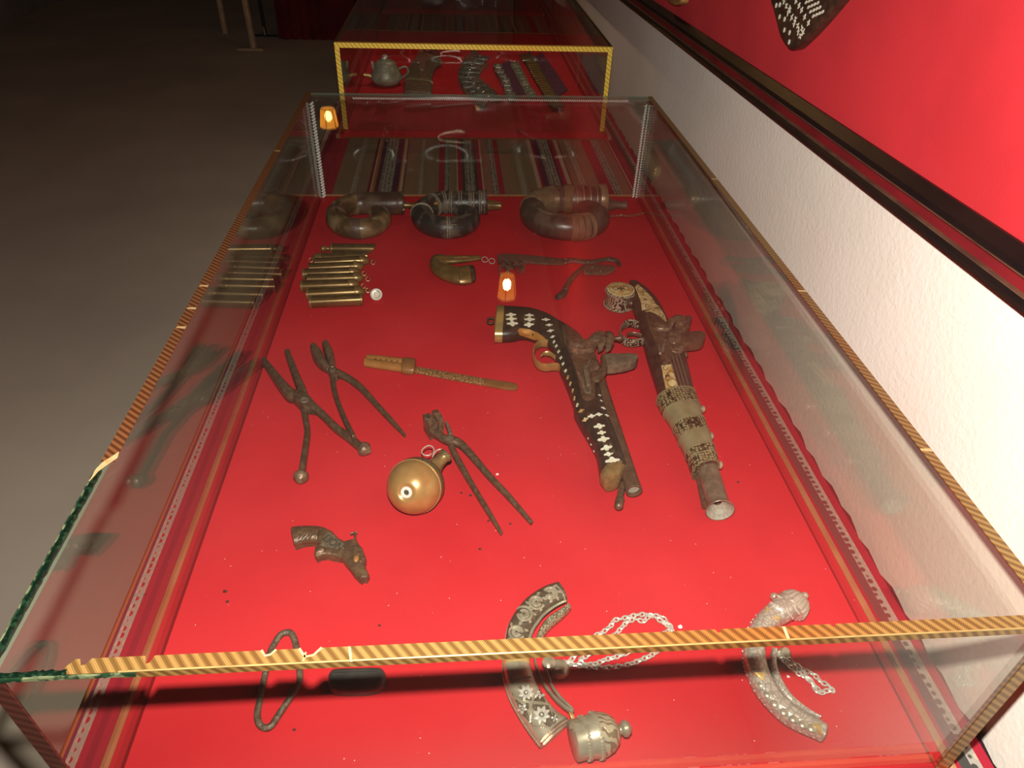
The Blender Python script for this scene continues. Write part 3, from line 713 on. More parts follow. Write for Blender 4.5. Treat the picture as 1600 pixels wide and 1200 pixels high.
# ------------------------------------------------------------------ pistol with pearl-inlaid black stock
o1, s1 = (760, 470), 6.4
o2, s2 = (860, 600), 5.712
HZ = 0.017
pist = thing('flintlock_pistol', 'flintlock pistol with dark wooden stock inlaid with white pearl flowers and brass butt cap', 'pistol', F(900, 600, 0))
Lh = PX(o1, s1, [(160, 82), (300, 92), (450, 108), (600, 150), (720, 222), (850, 300), (960, 400), (1040, 560), (1100, 760), (1150, 900)]) + PX(o2, s2, [(500, 250), (585, 470), (650, 640), (690, 765)])
Rh = PX(o1, s1, [(150, 380), (250, 374), (380, 352), (530, 402), (630, 450), (680, 560), (730, 690), (775, 790), (830, 930), (870, 1050)]) + PX(o2, s2, [(220, 290), (330, 480), (410, 640), (440, 840)])
stock = B().loft(edges(Lh, Rh, HZ, [0.015, 0.0155, 0.015, 0.0135, 0.0135, 0.015, 0.016, 0.0165, 0.0165, 0.0165, 0.016, 0.015, 0.0145, 0.014], 4), n=24, p=2.7, ends=0.0)
part('stock', stock, 'dark_wood', pist)
bvS = stock.bvh()
cap_ = edges(PX(o1, s1, [(112, 80), (176, 83)]), PX(o1, s1, [(84, 380), (158, 382)]), HZ, [0.0160, 0.0164], 2)
part('butt_cap', B().loft(cap_, n=24, p=2.7, ends=0.15), 'brass_pale', pist)
rg = B(); qa = PX(o1, s1, [(85, 205), (60, 222), (30, 225), (12, 205), (22, 178), (50, 170), (88, 185)])
rg.tube([F(x, y, HZ) for x, y in cr(qa, 3)], 0.0017, n=8)
part('butt_ring', rg, 'iron', pist)
# barrel with open bore
ba = [F(*PX(o2, s2, [(748, 955)])[0], HZ + 0.001), F(*PX(o2, s2, [(640, 640)])[0], HZ + 0.001), F(*PX(o2, s2, [(490, 200)])[0], HZ + 0.001), F(*PX(o1, s1, [(1090, 760)])[0], HZ + 0.001), F(*PX(o1, s1, [(1000, 560)])[0], HZ + 0.001)]
axb = (ba[0] - ba[2]).normalized()
b = B(); Rr = 0.0094
def ringpts(c, d, r, n=24):
    h = ZUP - d * d.dot(ZUP); h.normalize(); w = d.cross(h)
    return [c + h * (r * math.cos(2 * math.pi * k / n)) + w * (r * math.sin(2 * math.pi * k / n)) for k in range(n)]
b.rings([ringpts(ba[0] - axb * 0.03, axb, Rr * 0.68), ringpts(ba[0] - axb * 0.0005, axb, Rr * 0.70), ringpts(ba[0], axb, Rr * 0.76), ringpts(ba[0] + axb * 0.0006, axb, Rr * 0.92), ringpts(ba[0], axb, Rr), ringpts(ba[0] - axb * 0.012, axb, Rr * 0.96), ringpts(ba[1], axb, Rr * 1.02), ringpts(ba[2], axb, Rr * 1.16), ringpts(ba[3], axb, Rr * 1.3), ringpts(ba[4], axb, Rr * 1.35)])
part('barrel', b, 'brown_barrel', pist)
part('bore', B().lathe(ba[0] - axb * 0.0045, axb, [(Rr * 0.70, 0), (Rr * 0.70, 0.001)], n=20), 'bore', pist)
# brass nose cap and ramrod end
nc = edges(PX(o2, s2, [(688, 752), (690, 770), (640, 870)]), PX(o2, s2, [(432, 700), (440, 850), (470, 890)]), HZ, [0.0146, 0.0150, 0.013], 3)
part('nose_cap', B().loft(edges(PX(o2, s2, [(680, 748), (665, 790), (622, 872)]), PX(o2, s2, [(442, 800), (440, 850), (480, 895)]), HZ, [0.0146, 0.0150, 0.0135], 3), n=22, p=2.5, ends=0.1), 'brass_dark', pist)
rr = B().tube([F(*q, 0.014) for q in PX(o2, s2, [(650, 890), (630, 960), (618, 1030)])], 0.0038, n=10)
rr.tube([F(*q, 0.014) for q in PX(o2, s2, [(622, 1025), (610, 1080)])], 0.0050, n=10); rr.ball(F(*PX(o2, s2, [(610, 1085)])[0], 0.014), 0.0052)
part('ramrod', rr, 'iron', pist)
# brass trigger plate, guard and trigger
tp = B()
patch(tp, bvS, PX(o1, s1, [(308, 300), (330, 276), (430, 288), (520, 325), (590, 375), (606, 405), (560, 400), (470, 385), (380, 352), (330, 340)]), 0.0012)
part('trigger_plate', tp, 'brass_orange', pist)
sw = B().lathe(hit(bvS, *PX(o1, s1, [(465, 345)])[0])[0], ZUP, [(0.0016, 0), (0.0016, 0.0022)], n=10); part('plate_screw', sw, 'iron', pist)
gp = PX(o1, s1, [(650, 440), (600, 425), (540, 428), (490, 465), (466, 540), (480, 600), (520, 645), (590, 668), (660, 660), (720, 665), (760, 720), (775, 760)])
part('trigger_guard', B().tube([F(x, y, HZ) for x, y in cr(gp, 4)], 0.001, n=10, flat=(1.7, 6.6), up=ZUP), 'brass', pist)
part('trigger', B().tube([F(x, y, HZ) for x, y in cr(PX(o1, s1, [(548, 552), (580, 528), (640, 535), (700, 580)]), 4)], [0.0007 + 0.0006 * min(1, i / 6) for i in range(13)], n=8, flat=(1.5, 3.4), up=ZUP), 'brass_pale', pist)
# lock plate
ZL = 2 * HZ - 0.0015
lp = PX(o1, s1, [(752, 280), (775, 256), (850, 290), (920, 345), (975, 400), (1000, 470), (1080, 530), (1110, 600), (1110, 680), (1080, 790), (1090, 950), (1060, 990), (1000, 1002), (950, 960), (915, 800), (880, 680), (820, 520), (765, 400)])
lpb = B().slab([F(x, y, ZL) for x, y in cr(lp, 2, True)], -0.006, 0.0035, 0.0012)
part('lock_plate', lpb, 'iron', pist)
li = PX(o1, s1, [(915, 740), (945, 770), (985, 900), (1030, 930), (1050, 860), (1040, 780)])
part('frizzen_spring', B().tube([F(x, y, ZL + 0.0045) for x, y in cr(PX(o1, s1, [(1035, 600), (1000, 680), (1005, 780), (1030, 860), (1030, 920), (985, 900), (955, 800), (915, 720)]), 4)], 0.0014, n=8, flat=(1.5, 1.6), up=ZUP), 'iron_grey', pist)
part('spring_bar', B().loft(strip(PX(o1, s1, [(985, 660, 3.2), (1000, 740, 4.2), (1020, 850, 3.4)]), ZL + 0.006, 0.0022), n=10, p=3), 'iron_grey', pist)
# cock with flint jaws
ck = B().slab([F(x, y, ZL + 0.004) for x, y in cr(PX(o1, s1, [(808, 450), (860, 410), (940, 405), (1000, 415), (1040, 370), (1100, 335), (1160, 330), (1180, 360), (1150, 420), (1100, 450), (1080, 500), (1000, 525), (900, 525), (830, 500)]), 3, True)], -0.003, 0.0062, 0.002)
part('cock', ck, 'iron_worn', pist)
part('cock_screw', B().lathe(F(*PX(o1, s1, [(905, 440)])[0], ZL + 0.010), ZUP, [(0.0048, 0), (0.0045, 0.0012), (0.003, 0.0018)], n=14), 'iron_grey', pist)
part('cock_screw', B().lathe(F(*PX(o1, s1, [(1095, 382)])[0], ZL + 0.010), ZUP, [(0.0056, 0), (0.0052, 0.0012), (0.004, 0.0016)], n=14), 'iron_grey', pist)
for dx in (0, 78):
    part('jaw', B().loft([(F(*PX(o1, s1, [(1110 + dx, y)])[0], ZL + z), F(*PX(o1, s1, [(1110 + dx + w, y + 10)])[0], ZL + z), h) for (y, w, z, h) in [(330 - dx * 0.18, 78, 0.006, 0.003), (360, 92, 0.006, 0.005), (420, 86, 0.004, 0.006), (470, 60, 0.001, 0.005), (500, 22, -0.003, 0.002)]], n=12, p=2.6, ends=0.4), 'iron_worn', pist)
part('jaw_screw', B().lathe(F(*PX(o1, s1, [(1270, 380)])[0], ZL + 0.004), F(*PX(o1, s1, [(1340, 372)])[0], ZL + 0.004) - F(*PX(o1, s1, [(1270, 380)])[0], ZL + 0.004), [(0.002, 0), (0.0028, 0.004), (0.0048, 0.008), (0.0052, 0.0105), (0.004, 0.013), (0.0015, 0.0145)], n=14), 'iron', pist)
# frizzen
fz = B().slab([F(x, y, ZL + 0.003) for x, y in PX(o1, s1, [(1150, 545), (1300, 538), (1470, 536), (1505, 548), (1515, 572), (1490, 605), (1400, 635), (1280, 655), (1175, 660)])], -0.012, 0.003, 0.0015)
part('frizzen', fz, 'iron_grey', pist)
fc = B().loft(strip(PX(o1, s1, [(1160, 560, 3), (1175, 630, 5), (1165, 700, 7), (1110, 760, 9), (1060, 740, 6)]), ZL + 0.002, 0.005), n=12, p=2.4)
part('frizzen_foot', fc, 'iron', pist)
part('pan', B().loft(strip(PX(o1, s1, [(1040, 640, 9), (1080, 650, 11), (1110, 640, 8)]), ZL + 0.003, 0.004), n=12), 'iron_worn', pist)
# pearl inlay: quatrefoils and little crosses
def inlay(pt, r, ang, parent, bv, petals=4, stretch=1.0, mt_='pearl', name='pearl_inlay'):
    h = hit(bv, *pt)
    if h is None: return
    c, n = h; e1 = AX_R - n * AX_R.dot(n); e1.normalize(); e2 = n.cross(e1)
    d1 = e1 * math.cos(ang) + e2 * math.sin(ang); d2 = n.cross(d1); k = petals * 6; P = []
    for i in range(k):
        a = 2 * math.pi * i / k; rr_ = r * (0.80 + 0.24 * math.cos(petals * a))
        P.append(c + d1 * (rr_ * stretch * math.cos(a)) + d2 * (rr_ * math.sin(a)))
    part(name, B().slab(P, -0.001, 0.0005, up=n), mt_, parent, smooth=False)
fl_ = [(245, 140, 52, .8), (250, 182, 54, .8), (260, 228, 56, .8), (430, 145, 44, .8), (432, 186, 54, .8), (425, 240, 50, .8), (595, 188, 42, .8), (628, 242, 34, .5), (640, 300, 34, 1), (662, 360, 26, .6)]
for x, y, r, q in fl_: inlay(PX(o1, s1, [(x, y)])[0], r / s1 / 1650, 0.1, pist, bvS, 4, 1.55)
for i, (x, y) in enumerate([(676, 410), (698, 452), (722, 508), (745, 570), (767, 630), (792, 700), (815, 765), (838, 830), (862, 900), (880, 975), (908, 1042)]):
    inlay(PX(o1, s1, [(x, y)])[0], 0.0026, 1.2, pist, bvS, 4 if i < 6 else 2, 1.2, 'pearl' if i < 6 or i > 9 else 'bone')
for x, y, r in [(437, 377, 44), (458, 435, 34), (475, 492, 46), (500, 570, 44), (518, 626, 34), (555, 683, 54), (368, 287, 32), (433, 272, 30), (275, 240, 26), (310, 318, 28), (475, 215, 22), (505, 280, 20), (440, 100, 14), (455, 150, 14), (242, 190, 16), (216, 128, 12), (388, 600, 12), (362, 540, 12), (336, 486, 12)]:
    inlay(PX(o2, s2, [(x, y)])[0], r / s2 / 1650, 0.15, pist, bvS, 4, 1.45, 'bone' if x < 320 else 'pearl')
wi = B()
for x, y, r in [(345, 272, 40), (450, 405, 40), (465, 465, 36), (490, 540, 40), (535, 535, 22), (505, 605, 34), (560, 600, 34), (530, 650, 34)]:
    h = hit(bvS, *PX(o2, s2, [(x, y)])[0])
    if h: wi.torus(h[0], h[1], r / s2 / 3000, 0.00035, n=14, k=5)
for x, y, r in [(245, 165, 44), (255, 205, 46), (430, 165, 44), (430, 212, 46)]:
    for dx in (-40, 40):
        h = hit(bvS, *PX(o1, s1, [(x + dx, y)])[0])
        if h: wi.torus(h[0], h[1], 0.0024, 0.00035, n=14, k=5)
part('wire_inlay', wi, 'brass_old', pist)['kind'] = 'stuff'

# ------------------------------------------------------------------ pistol with bone plates and silver bands
o3, s3 = (930, 425), 6.0
o4, s4 = (1010, 600), 5.217
pi2 = thing('flintlock_pistol', 'flintlock pistol with drum pommel, bone plates and silver bands round the barrel', 'pistol', F(1050, 620, 0))
H2 = 0.018
# drum pommel
pc = F(*PX(o3, s3, [(228, 243)])[0], 0.016); pr_ = 0.0232
dr = B().lathe(Vector((pc.x, pc.y, Z0)), ZUP, [(pr_ * 0.9, 0.0005), (pr_ * 1.0, 0.003), (pr_ * 0.96, 0.006), (pr_ * 0.95, 0.026), (pr_ * 1.0, 0.029), (pr_ * 0.97, 0.031)], n=36)
part('pommel', dr, 'pommel_chased', pi2)
part('pommel_plate', B().lathe(Vector((pc.x, pc.y, Z0 + 0.031)), ZUP, [(pr_ * 0.93, 0), (pr_ * 0.93, 0.0012), (pr_ * 0.85, 0.0018), (0.004, 0.002)], n=32), 'bone', pi2)
pk = B()
for dx, rx in ((-0.008, 0.005), (0.008, 0.005)):
    pk.torus(Vector((pc.x + dx, pc.y + 0.001, Z0 + 0.0331)), ZUP, rx, 0.0005, n=16, k=5)
pk.torus(Vector((pc.x, pc.y, Z0 + 0.0328)), ZUP, pr_ * 0.78, 0.0004, n=28, k=5)
pk.slab([Vector((pc.x, pc.y, Z0 + 0.0325)) + Vector((0.004 * math.cos(a) * (1 + 0.6 * math.cos(4 * a)), 0.004 * math.sin(a) * (1 + 0.6 * math.cos(4 * a)), 0)) for a in [i * math.pi / 12 for i in range(24)]], 0, 0.0007)
part('engraving', pk, 'ink', pi2)['kind'] = 'stuff'
bd_ = B()
for zz in (0.0045, 0.0285):
    for i in range(46):
        a = 2 * math.pi * i / 46; bd_.ball(Vector((pc.x + pr_ * 1.0 * math.cos(a), pc.y + pr_ * 1.0 * math.sin(a), Z0 + zz)), 0.0012, n=6)
part('bead_border', bd_, 'silver_plain', pi2)['kind'] = 'stuff'
part('pommel_stud', B().ball(F(*PX(o3, s3, [(283, 282)])[0], 0.017), 0.0042, n=12), 'brown_wood', pi2)
# grip and forestock
Lg = PX(o3, s3, [(290, 320), (345, 318), (362, 370), (388, 440), (425, 540), (455, 680), (500, 850), (560, 1040), (610, 1190)]) + PX(o4, s4, [(150, 210), (205, 320), (265, 440), (320, 560), (385, 720)])
Rg = PX(o3, s3, [(320, 95), (388, 104), (500, 190), (600, 310), (680, 470), (740, 600), (840, 800), (900, 1030), (935, 1180)]) + PX(o4, s4, [(425, 180), (462, 300), (500, 410), (540, 530), (582, 690)])
gr = B().loft(edges(Lg, Rg, H2, [0.011, 0.012, 0.0135, 0.0145, 0.0160, 0.0175, 0.0175, 0.0165, 0.0160, 0.0160, 0.0155, 0.0150, 0.0145, 0.0140], 4), n=26, p=2.5, ends=0.0)
part('stock', gr, 'brown_wood', pi2)
bvG = gr.bvh()
def plate(name, pts, mt_, off=0.0009):
    b_ = B()
    if patch(b_, bvG, pts, off): part(name, b_, mt_, pi2)
plate('bone_plate', PX(o3, s3, [(372, 140), (400, 120), (470, 180), (520, 230), (560, 290), (500, 300), (430, 290), (405, 220)]), 'bone')
plate('bone_plate', PX(o3, s3, [(432, 300), (500, 305), (562, 300), (600, 330), (540, 336), (480, 350), (440, 360)]), 'bone')
plate('bone_plate', PX(o3, s3, [(470, 372), (540, 345), (605, 340), (650, 410), (672, 480), (600, 430), (540, 390)]), 'bone')
plate('bone_plate', PX(o3, s3, [(620, 880), (720, 868), (745, 960), (782, 1112), (672, 1130), (645, 1010)]), 'bone')
en = B()
def curl(cx, cy, r, a0, a1, o=o3, s=s3, bv=None, turns=10):
    P = []
    for i in range(turns + 1):
        a = a0 + (a1 - a0) * i / turns; h = hit(bvG, o[0] + (cx + r * math.cos(a)) / s, o[1] + (cy + r * math.sin(a)) / s)
        if h: P.append(h[0] + h[1] * 0.0013)
    if len(P) > 2: en.tube(P, 0.0004, n=5)
for q in [(425, 170, 28, 0, 5), (470, 210, 22, 2, 6), (490, 325, 18, 0, 5), (580, 375, 30, 3, 6), (620, 410, 20, 0, 4), (660, 905, 22, 0, 4.5), (705, 960, 26, 2, 6), (720, 1045, 40, 0.5, 5.8), (680, 1000, 20, 1, 4)]: curl(*q)
part('engraving', en, 'ink', pi2)['kind'] = 'stuff'
for x, y, r in [(470, 262, 0.0030), (680, 980, 0.0036)]:
    h = hit(bvG, *PX(o3, s3, [(x, y)])[0]); part('rivet', B().ball(h[0], r, n=12, sq=(1, 1, 0.7)), 'iron', pi2)
# carved ribs along the forestock
rb_ = B()
for k, t in enumerate((0.60, 0.70, 0.80, 0.90)):
    P = []
    for y in range(740, 1170, 36):
        xl = 470 + (y - 740) * 0.32; xr = 812 + (y - 740) * 0.29
        h = hit(bvG, *PX(o3, s3, [(xl + (xr - xl) * t, y)])[0])
        if h: P.append(h[0])
    if len(P) > 3: rb_.tube(P, 0.0011, n=6)
part('carved_ribs', rb_, 'sheath_brown', pi2)['kind'] = 'stuff'
# lock
Z2 = 2 * H2 - 0.002
part('lock_plate', B().slab([F(x, y, Z2) for x, y in cr(PX(o3, s3, [(470, 400), (520, 388), (600, 430), (680, 500), (740, 560), (770, 640), (800, 700), (720, 740), (705, 850), (640, 860), (610, 820), (570, 700), (520, 580), (485, 480)]), 2, True)], -0.008, 0.0035, 0.0015), 'iron', pi2)
part('tumbler_boss', B().lathe(F(*PX(o3, s3, [(630, 530)])[0], Z2 + 0.002), ZUP, [(0.0150, 0), (0.0150, 0.003), (0.0125, 0.006), (0.004, 0.0075)], n=24, sx=0.72, side=AX_R), 'iron_worn', pi2)
part('cock', B().loft(strip(PX(o3, s3, [(690, 500, 7), (730, 455, 5), (770, 450, 7), (820, 480, 9), (860, 485, 6)]), [Z2 + 0.004, Z2 + 0.008, Z2 + 0.008, Z2 + 0.005, Z2 + 0.004], [0.004, 0.004, 0.005, 0.007, 0.004]), n=12, p=2.4), 'iron_worn', pi2)
part('jaw', B().slab([F(x, y, Z2 + 0.006) for x, y in PX(o3, s3, [(740, 430), (820, 425), (890, 418), (905, 432), (885, 470), (885, 520), (850, 545), (790, 530), (745, 505)])], -0.010, 0.003, 0.002), 'iron', pi2)
part('frizzen', B().slab([F(x, y, Z2) for x, y in cr(PX(o3, s3, [(775, 575), (860, 565), (960, 552), (1020, 560), (1034, 595), (1010, 640), (930, 660), (830, 668), (780, 660)]), 2, True)], -0.014, 0.001, 0.0015), 'brown_barrel', pi2)
part('frizzen_foot', B().loft(strip(PX(o3, s3, [(690, 610, 8), (740, 620, 12), (790, 620, 11)]), Z2 + 0.001, 0.006), n=12, p=2.5), 'iron_worn', pi2)
part('frizzen_spring', B().tube([F(x, y, Z2 + 0.004) for x, y in cr(PX(o3, s3, [(600, 690), (615, 770), (650, 640), (630, 750), (600, 740)]), 4)], 0.0015, n=8), 'iron_grey', pi2)
part('pan', B().loft(strip(PX(o3, s3, [(700, 720, 5), (760, 720, 8), (815, 710, 7)]), Z2, 0.005), n=12, p=2.4), 'iron_worn', pi2)
part('side_screw', B().ball(F(*PX(o3, s3, [(838, 778)])[0], 0.02), 0.0052, n=10), 'iron', pi2)
# guard ring, embossed outside, and trigger
gp = PX(o3, s3, [(410, 500), (340, 478), (270, 500), (232, 560), (240, 620), (290, 655), (360, 665), (450, 650)])
part('trigger_guard', B().tube([F(x, y, H2) for x, y in cr(gp, 5)], 0.001, n=10, flat=(1.5, 7.0), up=ZUP), 'pommel_chased', pi2)
part('trigger', B().tube([F(x, y, H2 - 0.002) for x, y in cr(PX(o3, s3, [(300, 592), (350, 578), (440, 600)]), 4)], 0.0012, n=8, flat=(1.2, 3), up=ZUP), 'brown_barrel', pi2)
# silver sleeves and chased bands over barrel and stock
def sleeve(y0, y1, mt_, grow, name):
    def at(y):
        xs_l = [(80, 70), (180, 112), (290, 180), (390, 240), (500, 290), (610, 340), (740, 388)]
        xs_r = [(80, 385), (180, 424), (290, 458), (400, 500), (530, 545), (660, 582), (720, 592)]
        def ip(T_, y_):
            for (a, c), (d, e) in zip(T_, T_[1:]):
                if y_ <= d: return c + (e - c) * (y_ - a) / (d - a)
            return T_[-1][1]
        return ip(xs_l, y + 45) - 4, y + 45, ip(xs_r, y) + 3, y
    st = []
    for i in range(5):
        y = y0 + (y1 - y0) * i / 4; q = at(y)
        A_, C_ = PX(o4, s4, [(q[0], q[1])])[0], PX(o4, s4, [(q[2], q[3])])[0]
        pA, pC = F(*A_, H2), F(*C_, H2); md = (pA + pC) / 2; hf = (pC - pA) / 2 * grow
        st.append((md - hf, md + hf, (0.0168 - 0.003 * (y / 700)) * grow))
    part(name, B().loft(st, n=26, p=2.4, ends=0.0), mt_, pi2)
sleeve(80, 200, 'band_chased', 1.045, 'chased_band'); sleeve(200, 312, 'nickel_dull', 1.018, 'silver_sleeve')
sleeve(312, 420, 'band_chased', 1.045, 'chased_band'); sleeve(420, 530, 'nickel_dull', 1.018, 'silver_sleeve')
sleeve(530, 680, 'band_chased', 1.045, 'chased_band')
for yy in (84, 192, 314, 412, 532, 596, 672): sleeve(yy, yy + 8, 'nickel_dull', 1.068, 'band_rim')
for x, y in [(450, 205), (515, 425), (585, 660)]:
    a = F(*PX(o4, s4, [(x - 40, y)])[0], H2); c = F(*PX(o4, s4, [(x, y)])[0], H2)
    part('band_stud', B().lathe(a, c - a, [(0.0035, 0), (0.0035, 0.006), (0.0048, 0.0065), (0.0048, 0.009), (0.003, 0.0105)], n=12), 'silver_plain', pi2)
# flared muzzle
mz = F(*PX(o4, s4, [(600, 1030)])[0], 0.0168); bk = F(*PX(o4, s4, [(500, 700)])[0], 0.0165); ax = (mz - bk).normalized(); LL = (mz - bk).length
b = B(); R0 = 0.0122
b.rings([ringpts(mz + ax * 0.0002, ax, 0.0148), ringpts(mz + ax * 0.0006, ax, 0.0154), ringpts(mz, ax, 0.0158), ringpts(mz - ax * 0.004, ax, 0.0130), ringpts(mz - ax * 0.010, ax, R0), ringpts(bk, ax, 0.0125), ringpts(bk - ax * 0.03, ax, 0.0125)], cap=False)
part('barrel', b, 'iron_grey', pi2)
part('bore', B().rings([ringpts(mz + ax * 0.0002, ax, 0.0148), ringpts(mz - ax * 0.002, ax, 0.0128), ringpts(mz - ax * 0.005, ax, 0.0105), ringpts(mz - ax * 0.009, ax, 0.0088), ringpts(mz - ax * 0.011, ax, 0.004)], cap=False), 'bore', pi2)
part('ramrod', B().tube([F(*q, 0.010) for q in PX(o4, s4, [(430, 760), (455, 880), (480, 1000)])], 0.0042, n=10), 'iron', pi2)
# ------------------------------------------------------------------ bullet-mould pliers
def blade(root, name, pts, z, rb, mt_='iron', p=3.0, k=5, ends=0.3, n=14):
    return part(name, B().loft(strip(pts, z, rb, k), n=n, p=p, ends=ends), mt_, root)
o5, s5 = (400, 530), 5.0
pa = thing('bullet_mould_pliers', 'large iron pliers with long flat open jaws and ball-ended handles', 'pliers', F(480, 640, 0))
blade(pa, 'jaw', PX(o5, s5, [(60, 172, 3.6), (115, 245, 5.0), (180, 335, 6.2), (255, 425, 8.0), (300, 445, 8.0)]), 0.012, [0.007, 0.0085, 0.0095, 0.0085, 0.006], p=3.5)
blade(pa, 'jaw', PX(o5, s5, [(245, 108, 4.6), (280, 205, 5.4), (325, 325, 6.0), (365, 415, 6.8), (385, 470, 6.0)]), 0.011, [0.007, 0.0085, 0.0095, 0.0075, 0.005], p=3.5)
for c_, t_ in (((160, 290), 0), ((205, 345), 0), ((292, 215), 1), ((318, 290), 1)):
    part('mould_hollow', B().lathe(F(*PX(o5, s5, [c_])[0], 0.0195), ZUP, [(0.0035, 0), (0.0035, 0.0008), (0.0026, 0.0003)], n=12), 'ink', pa)
part('pivot_plate', B().slab([F(x, y, 0.012) for x, y in cr(PX(o5, s5, [(268, 440), (330, 418), (400, 440), (452, 500), (462, 556), (420, 552), (370, 548), (330, 510)]), 3, True)], -0.007, 0.006, 0.002), 'iron', pa)
part('rivet', B().lathe(F(*PX(o5, s5, [(378, 478)])[0], 0.018), ZUP, [(0.0055, 0), (0.0055, 0.001), (0.0045, 0.0018), (0.003, 0.0012)], n=18), 'iron_grey', pa)
hr = blade(pa, 'handle', PX(o5, s5, [(440, 520, 6.0), (530, 600, 5.0), (620, 690, 5.2), (720, 765, 5.4), (820, 845, 5.8)]), [0.012, 0.010, 0.009, 0.009, 0.009], 0.0055, p=2.4)
hl = blade(pa, 'handle', PX(o5, s5, [(375, 540, 6.0), (388, 630, 5.2), (402, 730, 5.0), (385, 870, 5.2), (358, 1050, 5.6)]), [0.010, 0.009, 0.009, 0.009, 0.009], 0.0055, p=2.4)
def knob(root, o, s, a, c, r):
    A_, C_ = F(*PX(o, s, [a])[0], 0.010), F(*PX(o, s, [c])[0], 0.009)
    part('knob', B().lathe(A_, C_ - A_, [(r * 0.55, -0.002), (r * 0.9, 0.001), (r, 0.004), (r * 0.95, 0.007), (r * 0.55, 0.011), (r * 0.12, 0.014)], n=16), 'iron_worn', root)
knob(pa, o5, s5, (822, 845), (870, 872), 0.0088); knob(pa, o5, s5, (357, 1050), (345, 1110), 0.0088)
pb_ = thing('bullet_mould_pliers', 'small iron pliers with cupped jaws and one long pointed handle across the larger pair', 'pliers', F(540, 610, 0))
blade(pb_, 'jaw', PX(o5, s5, [(445, 75, 4.6), (480, 130, 7.5), (520, 190, 6.5), (570, 235, 4.5)]), [0.016, 0.013, 0.011, 0.010], [0.010, 0.012, 0.009, 0.005], p=3.2)
blade(pb_, 'jaw', PX(o5, s5, [(540, 52, 4.8), (570, 115, 6.5), (590, 180, 6.0), (600, 235, 4.0)]), [0.016, 0.013, 0.011, 0.010], [0.010, 0.012, 0.009, 0.005], p=3.2)
part('pivot_plate', B().slab([F(x, y, 0.010) for x, y in cr(PX(o5, s5, [(560, 235), (600, 215), (640, 245), (645, 285), (610, 300), (575, 275)]), 3, True)], -0.006, 0.004, 0.0015), 'iron', pb_)
part('rivet', B().lathe(F(*PX(o5, s5, [(597, 242)])[0], 0.014), ZUP, [(0.0042, 0), (0.0042, 0.001), (0.0025, 0.0016)], n=16), 'iron_grey', pb_)
blade(pb_, 'handle', PX(o5, s5, [(630, 260, 5.2), (720, 305, 4.6), (820, 380, 4.8), (930, 500, 4.2), (1060, 640, 3.6), (1165, 755, 2.2)]), [0.010, 0.008, 0.0065, 0.006, 0.006, 0.005], [0.0045, 0.0045, 0.0045, 0.0042, 0.0038, 0.0025], p=2.2)
blade(pb_, 'handle', PX(o5, s5, [(595, 280, 4.6), (610, 390, 4.4), (645, 510, 4.2), (700, 640, 4.2), (765, 770, 4.0)]), [0.009, 0.009, 0.011, 0.016, 0.0205], 0.0042, p=2.2)
o6, s6 = (590, 630), 5.454
pc_ = thing('bullet_mould_pliers', 'iron bullet mould with square block jaws and two tapered handles beside the round flask', 'pliers', F(740, 740, 0))
def block(root, top, h, mt_='iron_worn'):
    part('jaw', B().slab([F(x, y, h) for x, y in PX(o6, s6, top)], -h + 0.001, 0.0, 0.0012), mt_, root)
block(pc_, [(383, 95), (440, 76), (512, 150), (440, 186)], 0.026)
block(pc_, [(460, 62), (512, 48), (560, 118), (515, 148)], 0.027)
for x, y in [(418, 165), (440, 200)]:
    part('mould_hollow', B().lathe(F(*PX(o6, s6, [(432, 118)])[0], 0.026), ZUP, [(0.003, 0), (0.003, 0.0006)], n=12), 'ink', pc_); break
blade(pc_, 'arm', PX(o6, s6, [(430, 225, 4.0), (500, 265, 4.6), (570, 305, 5.2), (640, 330, 5.5)]), [0.012, 0.012, 0.012, 0.012], 0.005, p=2.6)
blade(pc_, 'arm', PX(o6, s6, [(585, 175, 2.4), (605, 220, 3.0), (622, 280, 3.6)]), [0.012, 0.011, 0.010], 0.005, 'iron_grey', p=2.6)
part('rivet', B().lathe(F(*PX(o6, s6, [(615, 303)])[0], 0.0165), ZUP, [(0.0045, 0), (0.0045, 0.001), (0.003, 0.0017)], n=16), 'iron_grey', pc_)
blade(pc_, 'handle', PX(o6, s6, [(620, 310, 6.0), (710, 350, 5.6), (810, 455, 5.0), (950, 620, 4.6), (1120, 800, 4.2), (1312, 1020, 3.0)]), [0.012, 0.010, 0.008, 0.006, 0.006, 0.005], [0.005, 0.005, 0.005, 0.0045, 0.004, 0.003], p=2.2)
blade(pc_, 'handle', PX(o6, s6, [(615, 330, 5.0), (650, 420, 4.8), (720, 550, 4.6), (830, 740, 4.0), (940, 920, 3.8), (1055, 1110, 2.6)]), [0.009, 0.008, 0.007, 0.006, 0.006, 0.005], [0.0045, 0.0045, 0.0045, 0.0045, 0.004, 0.003], p=2.2)

# ------------------------------------------------------------------ double reed pipe with carved blade
o8, s8 = (560, 545), 6.154
fl2 = thing('reed_pipe', 'small double wooden pipe with finger holes joined to a flat carved blade', 'pipe', F(690, 585, 0))
part('pipe_tube', B().loft(strip(PX(o8, s8, [(82, 92, 5.0), (260, 112, 5.0), (440, 132, 5.0)]), 0.0065, 0.0055), n=16, ends=0.05), 'flute_wood', fl2)
lt_ = B().loft(strip(PX(o8, s8, [(60, 130, 5.4), (250, 158, 5.4), (440, 186, 5.4)]), 0.0062, 0.0058), n=16, ends=0.05); part('pipe_tube', lt_, 'flute_wood', fl2)
for x, y in [(165, 98), (215, 104), (265, 107), (320, 114), (375, 120), (425, 126)]:
    part('finger_hole', B().lathe(F(*PX(o8, s8, [(x, y)])[0], 0.0118), ZUP, [(0.0011, 0), (0.0011, 0.0006)], n=10), 'ink', fl2)
